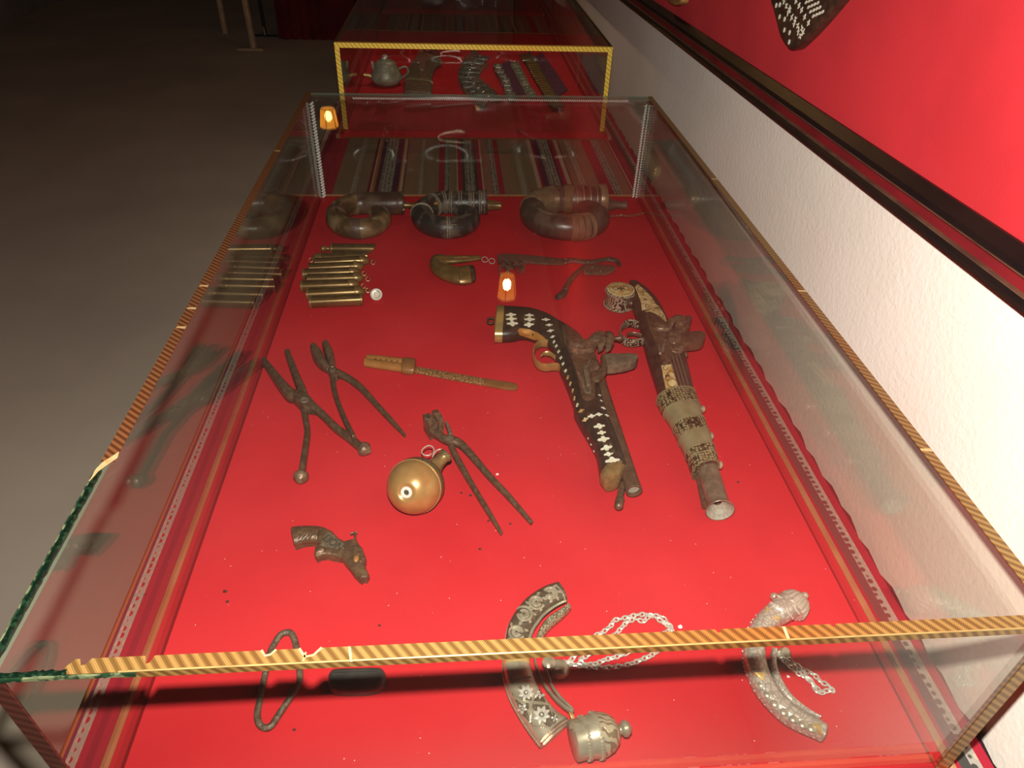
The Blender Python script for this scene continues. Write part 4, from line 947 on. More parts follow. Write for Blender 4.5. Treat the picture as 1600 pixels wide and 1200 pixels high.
part('binding', B().loft(strip(PX(o8, s8, [(428, 160, 10.2), (470, 165, 10.6), (515, 170, 10.4), (540, 174, 9.6)]), 0.0076, 0.0072), n=18, p=2.8, ends=0.2), 'flute_dark', fl2)
part('blade', B().loft(strip(PX(o8, s8, [(535, 200, 4.2), (640, 218, 4.6), (800, 248, 4.8), (1000, 284, 4.9), (1210, 320, 4.8)]), 0.0035, 0.0022), n=12, p=4, ends=0.1), 'carved_blade', fl2)
part('blade_tip', B().loft(strip(PX(o8, s8, [(1210, 320, 4.9), (1350, 344, 5.4), (1450, 360, 5.6), (1505, 368, 4.6), (1530, 372, 2.4)]), 0.0036, 0.0024), n=14, p=3.5, ends=0.3), 'flute_dark', fl2)

# ------------------------------------------------------------------ round brass flask
fk = thing('powder_flask', 'round polished brass flask with pale grommet, short neck and looped wire', 'flask', F(649, 790, 0))
rS = 0.0298
cS = None
d = ray(649, 759).normalized(); t = (Z0 + rS + 0.0022 - CAM.z) / d.z; cS = CAM + d * t
vb = -d; nd = (vb * math.cos(0.40) + (AX_R * -0.80 - AX_U * 0.60) * math.sin(0.40)).normalized()
dome = []
for i in range(0, 15):
    a = math.pi / 2 * i / 14; dome.append((rS * 0.985 * math.cos(a), rS * 0.90 * math.sin(a)))
dome = [q for q in dome if q[0] > 0.0095]
dome += [(0.0088, rS * 0.845), (0.0072, rS * 0.80), (0.0060, rS * 0.775)]
part('front_dome', B().lathe(cS + nd * 0.004, nd, dome, n=48), 'brass', fk)
part('grommet', B().torus(cS + nd * (0.004 + rS * 0.79), nd, 0.0045, 0.0019, n=24, k=10), 'clear_button', fk)
part('grommet_hole', B().lathe(cS + nd * (0.004 + rS * 0.765), nd, [(0.0042, 0), (0.0042, 0.0006)], n=16), 'ink', fk)
part('rim', B().lathe(cS, nd, [(rS * 0.96, -0.0105), (rS * 1.0, -0.009), (rS * 1.005, 0.003), (rS * 0.985, 0.0045)], n=48), 'flask_rim', fk)
part('seam_ring', B().torus(cS + nd * 0.0042, nd, rS * 0.99, 0.0008, n=48, k=8), 'brass_pale', fk)
part('back_dome', B().lathe(cS - nd * 0.010, nd * -1, [(rS * 0.96 * math.cos(math.pi / 2 * i / 10), rS * 0.62 * math.sin(math.pi / 2 * i / 10)) for i in range(11)], n=40), 'brass_old', fk)
ndir = (AX_R * 0.66 + AX_U * 0.72 - nd * 0.42).normalized(); nb = cS - nd * 0.006
part('neck', B().lathe(nb, ndir, [(0.011, rS * 0.72), (0.0092, rS * 0.95), (0.0072, rS * 1.10), (0.0066, rS * 1.30), (0.0072, rS * 1.42)], n=22), 'brass_old', fk)
part('neck_collar', B().lathe(nb, ndir, [(0.0074, rS * 1.40), (0.0082, rS * 1.43), (0.0080, rS * 1.53), (0.0066, rS * 1.58), (0.0030, rS * 1.60)], n=22), 'flask_rim', fk)
wz = (nb + ndir * rS * 1.5).z - Z0
wp = PX(o6, s6, [(580, 440), (570, 410), (535, 393), (500, 405), (478, 440), (470, 455), (480, 400), (465, 370), (430, 362), (390, 385), (375, 415), (395, 440), (435, 445), (455, 430)])
part('wire_loop', B().tube([F(x, y, wz - 0.002) for x, y in cr(wp, 4)], 0.00075, n=7), 'wire_steel', fk)

# ------------------------------------------------------------------ broken toy pistol
o7, s7 = (445, 810), 10.667
tz = 0.0065
ty = thing('toy_pistol', 'broken rusty brown toy pistol with LION stamped on its grip', 'toy pistol', F(515, 860, 0))
outl = PX(o7, s7, [(125, 160), (300, 142), (500, 140), (650, 165), (790, 230), (900, 350), (1000, 400), (1100, 372), (1200, 365), (1240, 450), (1300, 520), (1360, 680), (1335, 800), (1410, 950), (1370, 1020), (1310, 1015), (1280, 1045), (1230, 1010), (1150, 930), (1080, 830), (1010, 750), (960, 682), (850, 660), (700, 628), (600, 640), (540, 682), (490, 600), (510, 500), (575, 465), (560, 430), (480, 400), (350, 410), (170, 465)])
tyb = B().slab([F(x, y, tz) for x, y in outl], -tz + 0.0003, 0.0040, 0.0032, steps=4)
part('frame', tyb, 'toy_iron', ty, angle=60)
part('grip', B().loft(strip(PX(o7, s7, [(140, 310, 13.5), (300, 280, 12.0), (450, 275, 11.2), (560, 290, 10.0)]), 0.009, [0.0068, 0.0072, 0.0070, 0.006]), n=18, p=2.2, ends=0.15), 'toy_iron', ty)
for x in (240, 300, 360, 420):
    part('grip_groove', B().tube([F(*q, 0.0158) for q in PX(o7, s7, [(x - 20, 340), (x + 40, 270)])], 0.0006, n=6), 'ink', ty)
part('grip_screw', B().lathe(F(*PX(o7, s7, [(270, 185)])[0], 0.0135), ZUP, [(0.0036, 0), (0.0036, 0.001), (0.0026, 0.0016), (0.0022, 0.0008)], n=16), 'iron_grey', ty)
plq = PX(o7, s7, [(640, 300), (765, 235), (880, 350), (1000, 430), (980, 500), (900, 520), (760, 490), (600, 480)])
part('plaque', B().slab([F(x, y, 0.0105) for x, y in plq], -0.003, 0.0012, 0.0006), 'iron_grey', ty)
cu = bpy.data.curves.new('lettering', 'FONT'); cu.body = 'LION'; cu.size = 1.0; cu.extrude = 0.06; cu.align_x = 'CENTER'; cu.align_y = 'CENTER'
to = bpy.data.objects.new('lettering_tmp', cu); COL.objects.link(to)
dg = bpy.context.evaluated_depsgraph_get(); tm = bpy.data.meshes.new_from_object(to.evaluated_get(dg))
bpy.data.objects.remove(to)
ca = F(*PX(o7, s7, [(690, 330)])[0], 0.0118); cb2 = F(*PX(o7, s7, [(925, 485)])[0], 0.0118)
cc = F(*PX(o7, s7, [(806, 408)])[0], 0.0118); ex = (cb2 - ca).normalized(); ey = ZUP.cross(ex)
wd_ = max(q.co.x for q in tm.vertices) - min(q.co.x for q in tm.vertices); k = (cb2 - ca).length * 1.16 / wd_
lb = B(); lb.add([cc + ex * (q.co.x * k) + ey * (q.co.y * k * 1.15) + ZUP * (q.co.z * k) for q in tm.vertices], [tuple(p_.vertices) for p_ in tm.polygons])
part('lettering', lb, 'ink', ty, smooth=False, label='raised dark letters LION')
lm_ = B()
rdm = random.Random(11)
for x, y, r in [(1110, 430, 60), (1180, 500, 75), (1090, 560, 65), (1230, 600, 80), (1150, 680, 70), (1260, 720, 75), (1090, 720, 50), (1180, 800, 60), (1290, 860, 55), (1230, 930, 55), (1330, 940, 45), (1040, 620, 55)]:
    lm_.ball(F(*PX(o7, s7, [(x, y)])[0], 0.0078), r / s7 / 1600, n=10, sq=(1, 1.1, 0.72))
part('frame_lumps', lm_.jitter(0.0004), 'toy_iron', ty, angle=70)
part('rust_patch', B().ball(F(*PX(o7, s7, [(1190, 670)])[0], 0.0118), 0.0035, n=10, sq=(0.8, 1.3, 0.5)), 'flute_wood', ty, label='orange rust patch')
part('hammer', B().loft(strip(PX(o7, s7, [(1170, 390, 2.6), (1172, 310, 2.0), (1165, 255, 2.6)]), [0.007, 0.007, 0.007], 0.0025), n=10), 'toy_iron', ty)
part('hammer_spur', B().loft(strip(PX(o7, s7, [(1205, 240, 1.0), (1160, 243, 1.6), (1095, 262, 0.8)]), 0.007, 0.0016), n=8), 'toy_iron', ty)
part('trigger', B().loft(strip(PX(o7, s7, [(640, 540, 6.5), (560, 575, 6.0), (530, 640, 3.4)]), 0.007, [0.0055, 0.0055, 0.004]), n=12), 'toy_iron', ty)

# ------------------------------------------------------------------ oval ring and dark pebble
o9, s9 = (380, 970), 6.154
ov = [(420, 112), (360, 135), (300, 220), (250, 330), (210, 520), (160, 760), (135, 900), (155, 990), (210, 1030), (275, 1005), (345, 900), (420, 790), (510, 650), (545, 560), (535, 400), (515, 270), (490, 170), (460, 120)]
oo = mesh_obj('oval_ring', B().tube([F(x, y, 0.0034) for x, y in cr(PX(o9, s9, ov), 4, True)], 0.0029, n=12, closed=True), 'oval_iron', loc=F(437, 1065, 0))
tag(oo, 'long oval loop of rough dark metal lying under the gold front tape', 'ring')
pbp = [(815, 560), (840, 500), (900, 472), (1100, 465), (1300, 462), (1355, 490), (1385, 560), (1370, 620), (1320, 670), (1200, 698), (1000, 705), (870, 690), (830, 640)]
b = B().slab([F(x, y, 0.004) for x, y in cr(PX(o9, s9, pbp), 3, True)], -0.0038, 0.0065, 0.0062, steps=6)
po = mesh_obj('dark_pebble', b, 'black_stone', loc=F(560, 1066, 0), angle=70); tag(po, 'smooth flat black stone beside the oval loop', 'stone')
# crumbs and lint
for i, (x, y, r, mt_) in enumerate([(750, 858, .0013, 0), (352, 924, .0018, 0), (355, 940, .0015, 0), (721, 770, .0013, 0), (735, 774, .0015, 0), (763, 814, .0012, 0), (1153, 753, .0014, 0), (593, 977, .0012, 0), (460, 1140, .0012, 0), (797, 818, .0013, 0), (1062, 979, .0018, 1), (777, 741, .0015, 1), (1232, 1057, .0011, 1), (1180, 522, .0016, 1)]):
    b = B().ball(F(x, y, r * 0.6), r, n=7, sq=(1.3, 1, 0.6)).jitter(r * 0.3, i)
    c_ = mesh_obj('lint_speck' if mt_ else 'crumb', b, 'crumb_white' if mt_ else 'crumb_dark', loc=F(x, y, 0))
    tag(c_, 'tiny white lint speck on the red felt' if mt_ else 'tiny dark crumb on the red felt', 'lint' if mt_ else 'crumb', 'white lint specks on the felt' if mt_ else 'dark crumbs on the felt')
# ------------------------------------------------------------------ curled powder horns at the far end
def curl_path(xl, xr, yfr, ybk, xs_, hook=0.75, n=40):
    """from the wide mouth at the back right, left along the back, round the left, along the front, hooking in at the right"""
    cx, cy = (xl + xr) / 2, (yfr + ybk) / 2; a, b_ = (xr - xl) / 2, (ybk - yfr) / 2
    P = [(xs_, ybk)]
    for i in range(n + 1):
        t = math.radians(72 + (360 + hook * 70 - 72) * i / n)
        k = 1.0 if t < math.radians(290) else 1.0 - 0.16 * (t - math.radians(290)) / math.radians(90)
        P.append((cx + a * k * math.cos(t), cy + b_ * k * math.sin(t)))
    return P
def horn(name, label, pxl, pxr, pyf, mouth_px, depth, r0, r1, rt, mt_, bands, bmat, capmat, spout, cat='powder horn', zc=0.0, wires=()):
    """pxl/pxr outer left and right, pyf lowest pixel of the front; radii at mouth, bend and tip"""
    cf = F((pxl + pxr) / 2, pyf, 0.004); yfr = cf.y + r1 * 0.05
    xl = F(pxl, pyf - 30, r1).x; xr = F(pxr, pyf - 30, r1).x
    xm = F(mouth_px, pyf - 45, r0).x
    ybk = yfr + depth
    P2 = curl_path(xl + r1, xr - r1 * 0.7, yfr, ybk, xm)
    m_ = len(P2); rad = []
    for i in range(m_):
        t = i / (m_ - 1)
        rad.append(r0 + (r1 - r0) * min(1, t / 0.45) if t < 0.45 else (r1 + (rt - r1) * ((t - 0.45) / 0.55) ** 2.2))
    P = [Vector((x, y, Z0 + r * 1.05 + 0.0008)) for (x, y), r in zip(P2, rad)]
    root = thing(name, label, cat, Vector(((xl + xr) / 2, (yfr + ybk) / 2, Z0)))
    hb = B().tube(P, rad, n=20, up=ZUP)
    # rounded tip
    hb.ball(P[-1], rt * 1.0, n=14)
    part('horn_body', hb, mt_, root, angle=70)
    for (i0, i1, gr_) in bands:
        part('band', B().tube(P[i0:i1 + 1], [r * gr_ for r in rad[i0:i1 + 1]], n=20, up=ZUP), bmat, root, angle=50)
    for (i0, i1, cnt) in wires:
        w = B()
        seg = P[i0:i1 + 1]; L0 = len(seg) - 1
        for k in range(cnt):
            f_ = (k + 0.5) / cnt * L0; j = int(f_); q = seg[j].lerp(seg[min(j + 1, L0)], f_ - j); tg = (seg[min(j + 1, L0)] - seg[j]).normalized()
            rr_ = rad[i0 + j] + (rad[min(i0 + j + 1, m_ - 1)] - rad[i0 + j]) * (f_ - j)
            w.torus(q, tg, rr_ * 1.015, 0.0013, n=22, k=5)
        part('wire_winding', w, 'copper_wire', root)['kind'] = 'stuff'
    d0 = (P[0] - P[1]).normalized()
    part('mouth_cap', B().lathe(P[0] - d0 * 0.012, d0, [(r0 * 1.02, 0), (r0 * 1.045, 0.002), (r0 * 1.05, 0.011), (r0 * 1.02, 0.0135), (r0 * 0.5, 0.0145)], n=28), capmat, root)
    sl, sr0, sr1, smat, dz, prof = spout
    prof = prof or [(sr0, 0), (sr0 * 0.85, sl * 0.4), (sr1, sl * 0.9), (sr1 * 1.1, sl), (sr1 * 0.4, sl * 1.005)]
    sp_ = P[0] + Vector((0, 0, dz)); part('spout', B().lathe(sp_, Vector((1, -0.03, -0.02)), prof, n=18), smat, root)
    return root, P, rad
h1_, P1, r1_ = horn('powder_horn', 'mottled brown curled powder horn with a wide dark mouth band at the far end', 509, 614, 371, 629, 0.108, 0.0210, 0.0190, 0.0130, 'horn_brown', [(0, 5, 1.03), (13, 14, 1.03), (23, 25, 1.025)], 'horn_dark', 'horn_dark', (0.022, 0.0065, 0.0052, 'brass_old', -0.004, None))
part('rivet', B().ball(P1[0] + Vector((0.002, -0.0215, -0.004)), 0.0025, n=8), 'silver_plain', h1_)
h2_, P2_, r2_ = horn('powder_horn', 'black leather-covered curled powder horn with raised seams between two other horns', 642, 753, 370, 760, 0.108, 0.0220, 0.0200, 0.0135, 'horn_black', [], 'leather_seam', 'horn_black', (0.030, 0.0115, 0.0070, 'brass_old', -0.006, None))
for i in (2, 4, 7, 13, 24):
    tg = (P2_[i + 1] - P2_[i]).normalized(); part('seam', B().torus(P2_[i], tg, r2_[i] * 1.0, 0.0016, n=26, k=6), 'leather_seam', h2_)
    part('seam', B().torus(P2_[i] + tg * 0.004, tg, r2_[i] * 1.0, 0.0012, n=26, k=6), 'leather_seam', h2_)
for f_ in (0.06, 0.16, 0.22, 0.42, 0.50, 0.56, 0.82, 0.9):
    q_ = P2_[0].lerp(P2_[1], f_); part('seam', B().torus(q_, Vector((1, 0, 0)), r2_[0] * 1.0, 0.0014, n=26, k=6), 'leather_seam', h2_)
part('seam', B().tube([P2_[i] + Vector((0, -r2_[i] * 0.78, r2_[i] * 0.62)) for i in range(24, 36)], 0.0009, n=6), 'leather_seam', h2_)
part('rust_patch', B().ball(P2_[10] + Vector((0.02, -r2_[10] * 0.6, r2_[10] * 0.72)), 0.0045, n=10, sq=(1.2, 0.6, 0.7)), 'flute_wood', h2_, label='orange patch on the black leather')
h3_, P3, r3_ = horn('powder_horn', 'largest dark brown curled powder horn wound with copper wire, chain at its spout', 814, 957, 373, 951, 0.122, 0.0270, 0.0240, 0.0175, 'horn_dark', [], 'horn_dark', 'copper_wire', (0.046, 0.0130, 0.0055, 'oval_iron', -0.012, [(0.010, 0), (0.0150, 0.004), (0.0125, 0.014), (0.0078, 0.024), (0.0070, 0.034), (0.0082, 0.040), (0.0085, 0.045), (0.004, 0.046)]), wires=((0, 3, 14), (5, 12, 22), (24, 28, 12)))
part('horn_boss', B().lathe(P3[33] + Vector((0, -0.006, r3_[33] * 0.93)), (0, -0.35, 1), [(0.0052, 0), (0.0052, 0.001), (0.0036, 0.002), (0.0034, 0.001)], n=16), 'oval_iron', h3_)
part('horn_boss', B().lathe(P3[17] + Vector((0.002, -0.004, r3_[17] * 0.96)), (0, -0.2, 1), [(0.0058, 0), (0.0058, 0.001), (0.0036, 0.002), (0.0034, 0.001)], n=16), 'oval_iron', h3_)
ch3 = chain(B(), [F(x, y, 0.0046) for x, y in [(955, 338), (970, 337), (985, 338), (1000, 335), (1006, 333)]], 0.0042, 0.0007)
part('chain', ch3, 'copper_wire', h3_)['kind'] = 'stuff'
part('paper_scrap', B().slab([F(x, y, 0) for x, y in [(833, 360), (840, 359), (846, 364), (836, 366)]], 0.0003, 0.001), 'pearl', h3_, label='small pale scrap tucked under the horn')

# ------------------------------------------------------------------ brass tubes in a row
oT, sT = (460, 370), 10.0
gT = 'brass charge tubes laid side by side'
def ctube(label, a, c, r, left=None, right=None, ring=None, oblique=False, name='brass_tube', mt_='brass_tube'):
    A_, C_ = F(*PX(oT, sT, [a])[0], r), F(*PX(oT, sT, [c])[0], r); d_ = (C_ - A_).normalized(); L_ = (C_ - A_).length
    root = thing(name, label, 'tube', Vector(((A_ + C_) / 2).to_tuple()[:2] + (Z0,)), gT)
    b_ = B()
    if oblique:
        R = [ringpts(A_, d_, r), ringpts(C_ - d_ * 0.012, d_, r)]; last = ringpts(C_, d_, r)
        last = [q - d_ * (0.012 * (0.5 - (q.z - Z0) / (2 * r)) + 0.0) for q in last]; b_.rings(R + [last])
    else: b_.lathe(A_, d_, [(r * 0.9, 0), (r, 0.0008), (r, L_ - 0.0008), (r * 0.9, L_)], n=22)
    part('tube_body', b_, mt_, root)
    def endcap(P, d, kind):
        if kind == 'dome': part('cap', B().lathe(P, d, [(r * 1.06, -0.006), (r * 1.08, -0.005), (r * 1.02, 0), (r * 0.98, 0.002), (r * 0.8, 0.006), (r * 0.45, 0.009), (r * 0.15, 0.0105)], n=20), 'brass_old', root)
        if kind == 'flat': part('end_rim', B().lathe(P, d, [(r * 1.0, -0.003), (r * 1.07, -0.0025), (r * 1.07, 0.0005), (r * 0.9, 0.001)], n=20), 'brass_old', root)
        if kind == 'knob':
            part('flange', B().lathe(P, d, [(r * 1.25, -0.0012), (r * 1.25, 0.0006)], n=20), 'brass_old', root)
            part('knob', B().lathe(P, d, [(r * 0.38, 0), (r * 0.32, 0.005), (r * 0.4, 0.010), (r * 0.62, 0.012), (r * 0.7, 0.0155), (r * 0.5, 0.0185), (r * 0.1, 0.0195)], n=16), 'brass_old', root)
    if left: endcap(A_, -d_, left)
    if right: endcap(C_, d_, right)
    if ring:
        q = F(*PX(oT, sT, [ring])[0], r); part('ring', B().torus(q, Vector((0.15, -0.75, 0.6)), 0.0034, 0.0007, n=18, k=6), 'brass_old', root)
    return root
ctube('brass tube with a round knob and flange at one end, slanted at the other', (590, 185), (1225, 185), 0.0088, left='knob', oblique=True)
ctube('brass charge tube domed at the left end with a ring, next to the knobbed tube', (370, 335), (1145, 300), 0.0086, left='dome', ring=(260, 365))
ctube('brass charge tube with the largest ring on its dome cap', (315, 410), (1080, 370), 0.0088, right='dome', ring=(1230, 400))
ctube('brass charge tube with a broad plain dome cap and no ring', (228, 495), (985, 460), 0.0090, right='dome')
ctube('brass charge tube with its chased cap shorter than its plain dome neighbour', (140, 585), (925, 550), 0.0090, left='flat', right='dome', ring=(1090, 575))
ctube('brass charge tube set back at both ends, ring on its dome cap', (200, 665), (985, 640), 0.0090, right='dome', ring=(1150, 660))
ctube('brass charge tube sticking out furthest, with a flat rim and a chased cap', (112, 775), (910, 745), 0.0092, left='flat', right='dome', ring=(1080, 770))
ctube('brass charge tube beside the clear button, beaded at one end', (200, 900), (1005, 860), 0.0094, left='flat', right='dome', ring=(1150, 838))
t9 = ctube('outermost brass charge tube with a beaded fin along its side', (245, 1020), (1060, 980), 0.0094, left='flat', right='flat')
bb = B()
for i in range(44):
    q = F(*PX(oT, sT, [(250 + 800 * i / 43, 1108 - 55 * i / 43)])[0], 0.0014); bb.ball(q, 0.0012, n=6)
part('bead_border', bb, 'brass_tube', t9)['kind'] = 'stuff'
# clear button leaning on the tubes
bt_c = F(588, 460, 0.0085); bt_d = (CAM - bt_c).normalized()
bt = thing('clear_button', 'round pale clear button with a bright centre lying by the brass tubes', 'button', F(588, 464, 0))
part('disc', B().lathe(bt_c, bt_d, [(0.0088, -0.0015), (0.0095, 0), (0.0088, 0.0015), (0.0066, 0.0018), (0.0062, 0.0012), (0.0045, 0.0016)], n=32), 'clear_button', bt)
part('ridge', B().torus(bt_c + bt_d * 0.0016, bt_d, 0.0056, 0.0007, n=28, k=6), 'silver_plain', bt)
part('boss', B().lathe(bt_c + bt_d * 0.001, bt_d, [(0.0034, 0), (0.0030, 0.002), (0.0012, 0.003)], n=18), 'pearl', bt)

# ------------------------------------------------------------------ small horn on a strap
oS, sS = (660, 385), 5.0
hs = thing('strap_horn', 'small bent brass-brown powder horn ringed to a frayed leather strap', 'powder horn', F(760, 425, 0))
part('horn_body', B().loft(strip(PX(oS, sS, [(455, 88, 2.2), (360, 96, 3.6), (270, 102, 4.4), (190, 104, 5.2), (120, 112, 7.5), (95, 140, 8.5), (130, 180, 9.0), (200, 208, 10.0), (280, 228, 11.0), (360, 220, 12.0), (385, 218, 11.5)]), [0.010] * 5 + [0.011] * 6, [0.0035, 0.0045, 0.0055, 0.0065, 0.009, 0.010, 0.0105, 0.0108, 0.0108, 0.0108, 0.010]), n=18, p=2.1, ends=0.2), 'brass_old', hs, angle=65)
part('mouth_band', B().loft(strip(PX(oS, sS, [(290, 229, 11.6), (330, 226, 12.0), (370, 219, 12.4)]), 0.0120, 0.0112), n=18, ends=0.1), 'brass_old', hs)
part('mouth_plug', B().loft(strip(PX(oS, sS, [(372, 219, 11.5), (400, 214, 10.5)]), 0.0114, 0.0105), n=16, ends=0.3), 'brown_wood', hs)
for x, y in [(488, 103), (543, 115)]:
    part('ring', B().torus(F(*PX(oS, sS, [(x, y)])[0], 0.007), Vector((0.1, -0.5, 0.85)), 0.0052, 0.0007, n=22, k=6), 'wire_steel', hs)
part('strap', B().loft(strip(PX(oS, sS, [(590, 92, 5.8), (680, 92, 6.2), (800, 98, 6.0), (950, 112, 5.6), (1100, 122, 4.4)]), 0.0030, [0.0026, 0.0026, 0.0024, 0.0022, 0.002]), n=14, p=3.5), 'rust_cloth', hs)
part('strap', B().loft(strip(PX(oS, sS, [(1090, 118, 4.0), (1180, 108, 3.2), (1290, 122, 3.0), (1380, 112, 2.6), (1460, 100, 2.8), (1520, 115, 2.8), (1545, 150, 2.4)]), 0.0034, 0.0028), n=12, p=2.6), 'dark_leather', hs)
part('strap', B().loft(strip(PX(oS, sS, [(1500, 170, 4.5), (1430, 185, 7.5), (1340, 182, 8.5), (1260, 195, 5.5)]), 0.0034, 0.0026), n=12, p=2.6), 'rust_cloth', hs)
part('strap', B().loft(strip(PX(oS, sS, [(1285, 150, 3.4), (1220, 200, 3.8), (1160, 260, 4.4), (1125, 320, 4.6), (1100, 370, 5.4), (1045, 400, 3.0)]), 0.0036, 0.0030), n=12, p=2.6), 'dark_leather', hs)
for x, y in [(1118, 100), (1118, 130), (1290, 125), (1455, 98), (1200, 112), (1495, 180), (1150, 255), (1120, 330), (1325, 165), (1325, 210), (1395, 195)]:
    part('stud', B().ball(F(*PX(oS, sS, [(x, y)])[0], 0.0062), 0.0030, n=10, sq=(1, 1, 0.8)), 'oval_iron', hs)
fr_ = B(); rdm = random.Random(4)
for i in range(46):
    x, y = rdm.uniform(585, 760), rdm.uniform(95, 170); a = rdm.uniform(0.2, 1.3); l = rdm.uniform(30, 90)
    x2, y2 = x + l * math.cos(a), min(235, y + l * math.sin(a) * 0.9)
    z1, z2, z3 = rdm.uniform(0.004, 0.009), rdm.uniform(0.005, 0.012), rdm.uniform(0.0025, 0.005)
    fr_.tube([F(*q, z) for q, z in zip(PX(oS, sS, [(x, y), ((x + x2) / 2 + rdm.uniform(-12, 12), (y + y2) / 2 + rdm.uniform(-8, 8)), (x2, y2)]), (z1, z2, z3))], rdm.uniform(0.0007, 0.0017), n=5)
fr_.tube([F(*q, z) for q, z in zip(PX(oS, sS, [(775, 180), (800, 150), (830, 125)]), (0.004, 0.008, 0.012))], 0.0008, n=5)
part('frayed_threads', fr_, 'rust_cloth', hs)['kind'] = 'stuff'
# ------------------------------------------------------------------ large chased silver crescent horn with open lid
oB, sB = (770, 900), 4.0
sh = thing('silver_crescent_horn', 'large dark chased silver crescent powder horn with its domed lid hanging open', 'powder horn', F(830, 1040, 0))
outer = [(400, 50), (320, 78), (250, 120), (195, 165), (150, 220), (115, 275), (90, 335), (76, 420), (66, 500), (64, 580), (80, 690), (120, 800), (190, 920), (240, 995), (290, 1060)]
inner = [(465, 155), (415, 178), (365, 210), (318, 250), (280, 300), (252, 345), (236, 395), (228, 450), (230, 510), (238, 575), (265, 665), (318, 760), (385, 845), (420, 875), (470, 905)]
zb = [0.012] * 15
rb_ = [0.0085, 0.009, 0.0095, 0.010, 0.0102, 0.0104, 0.0106, 0.0108, 0.011, 0.0112, 0.0114, 0.0116, 0.0118, 0.0118, 0.0118]
allb = B()
def seg(i0, i1, mt_, nm, ends=0.0, k=4):
    allb.loft(edges(PX(oB, sB, outer[i0:i1 + 1]), PX(oB, sB, inner[i0:i1 + 1]), 0.0125, rb_[i0:i1 + 1], k), n=26, p=2.6, ends=ends)
    part(nm, B().loft(edges(PX(oB, sB, outer[i0:i1 + 1]), PX(oB, sB, inner[i0:i1 + 1]), 0.0125, rb_[i0:i1 + 1], k), n=26, p=2.6, ends=ends), mt_, sh)
seg(0, 7, 'silver_ground', 'chased_body'); seg(7, 9, 'silver_gilt', 'gilt_band'); seg(9, 13, 'silver_plain', 'chased_body'); seg(13, 14, 'silver_plain', 'mouth_collar')
bvB = allb.bvh()
def onB(x, y, zf, off=0.0004):
    h_ = hit(bvB, *PX(oB, sB, [(x, y)])[0])
    return h_[0] + h_[1] * off if h_ else F(*PX(oB, sB, [(x, y)])[0], zf)
# diamond lattice of raised flowers on the lower half
gd = B()
for poly_ in ([(120, 740), (170, 690), (285, 695), (240, 780), (185, 775)], [(248, 800), (345, 812), (385, 905), (360, 945), (242, 930)], [(140, 770), (228, 800), (226, 905), (180, 860)], [(288, 705), (330, 790), (255, 782)], [(372, 850), (410, 890), (380, 930)]):
    patch(gd, bvB, PX(oB, sB, poly_), 0.0006)
part('sunk_ground', gd, 'silver_ground', sh, label='dark sunk ground of the chased pattern')['kind'] = 'stuff'
for (x, y, r, n_) in [(208, 732, 50, 8), (305, 870, 56, 8), (188, 830, 34, 5), (292, 745, 30, 5), (385, 895, 24, 4)]:
    fb = B()
    for k_ in range(n_):
        a = 2 * math.pi * k_ / n_ + 0.3
        pts_ = [(x + r * (t * math.cos(a)) - r * 0.24 * math.sin(math.pi * t) * sg * math.sin(a), y + r * t * math.sin(a) + r * 0.24 * math.sin(math.pi * t) * sg * math.cos(a)) for sg, ts in ((1, (.22, .45, .7, .9, 1.0)), (-1, (.9, .7, .45))) for t in ts]
        patch(fb, bvB, PX(oB, sB, pts_), 0.0016)
    c_ = onB(x, y, 0.0238, 0.0010); fb.ball(c_, r * 0.17 / sB / 1700, n=8)
    part('raised_flower', fb, 'silver_bright', sh)
def rope(pts, r, z, mt_='silver_plain', nm='rope_border', root=None, o=oB, s=sB, pitch=0.0016):
    P = [F(x, y, z) for x, y in cr(PX(o, s, pts), 5)]; b_ = B()
    if o is oB and z > 0.016:
        P = [(lambda h_: h_[0] + h_[1] * 0.0003 if h_ else F(x, y, z))(hit(bvB, x, y)) for x, y in cr(PX(o, s, pts), 5)]
    for i in range(len(P) - 1):
        L_ = (P[i + 1] - P[i]).length; t = (P[i + 1] - P[i]).normalized(); w = t.cross(ZUP)
        k = max(1, int(round(L_ / pitch)))
        for j in range(k):
            q = P[i].lerp(P[i + 1], (j + 0.5) / k); b_.obox(q, (t + w * 0.8).normalized() * r * 1.1, (t * -0.8 + w).normalized() * r * 0.55, ZUP * r * 0.8)
    part(nm, b_, mt_, root or sh, smooth=False)['kind'] = 'stuff'
rope([(x + 3, y + 1) for x, y in outer], 0.0011, 0.0135)
rope([(x - 12, y - 4) for x, y in inner[:7]], 0.0010, 0.0205)
rope([(x - 6, y - 2) for x, y in inner[:7]], 0.0010, 0.0180)
rope([(392, 58), (430, 100), (458, 160)], 0.0010, 0.0205)
rope([(300, 1040), (380, 960), (462, 900)], 0.0011, 0.0235); rope([(316, 1056), (390, 980), (472, 915)], 0.0011, 0.022)
rope([(100, 655), (170, 640), (240, 628)], 0.0009, 0.0238)
for a_, c_ in (((130, 745), (180, 690)), ((130, 745), (240, 790)), ((240, 790), (235, 920)), ((250, 790), (365, 810)), ((180, 690), (280, 700)), ((245, 935), (365, 950))):
    rope([a_, c_], 0.0007, 0.0240)
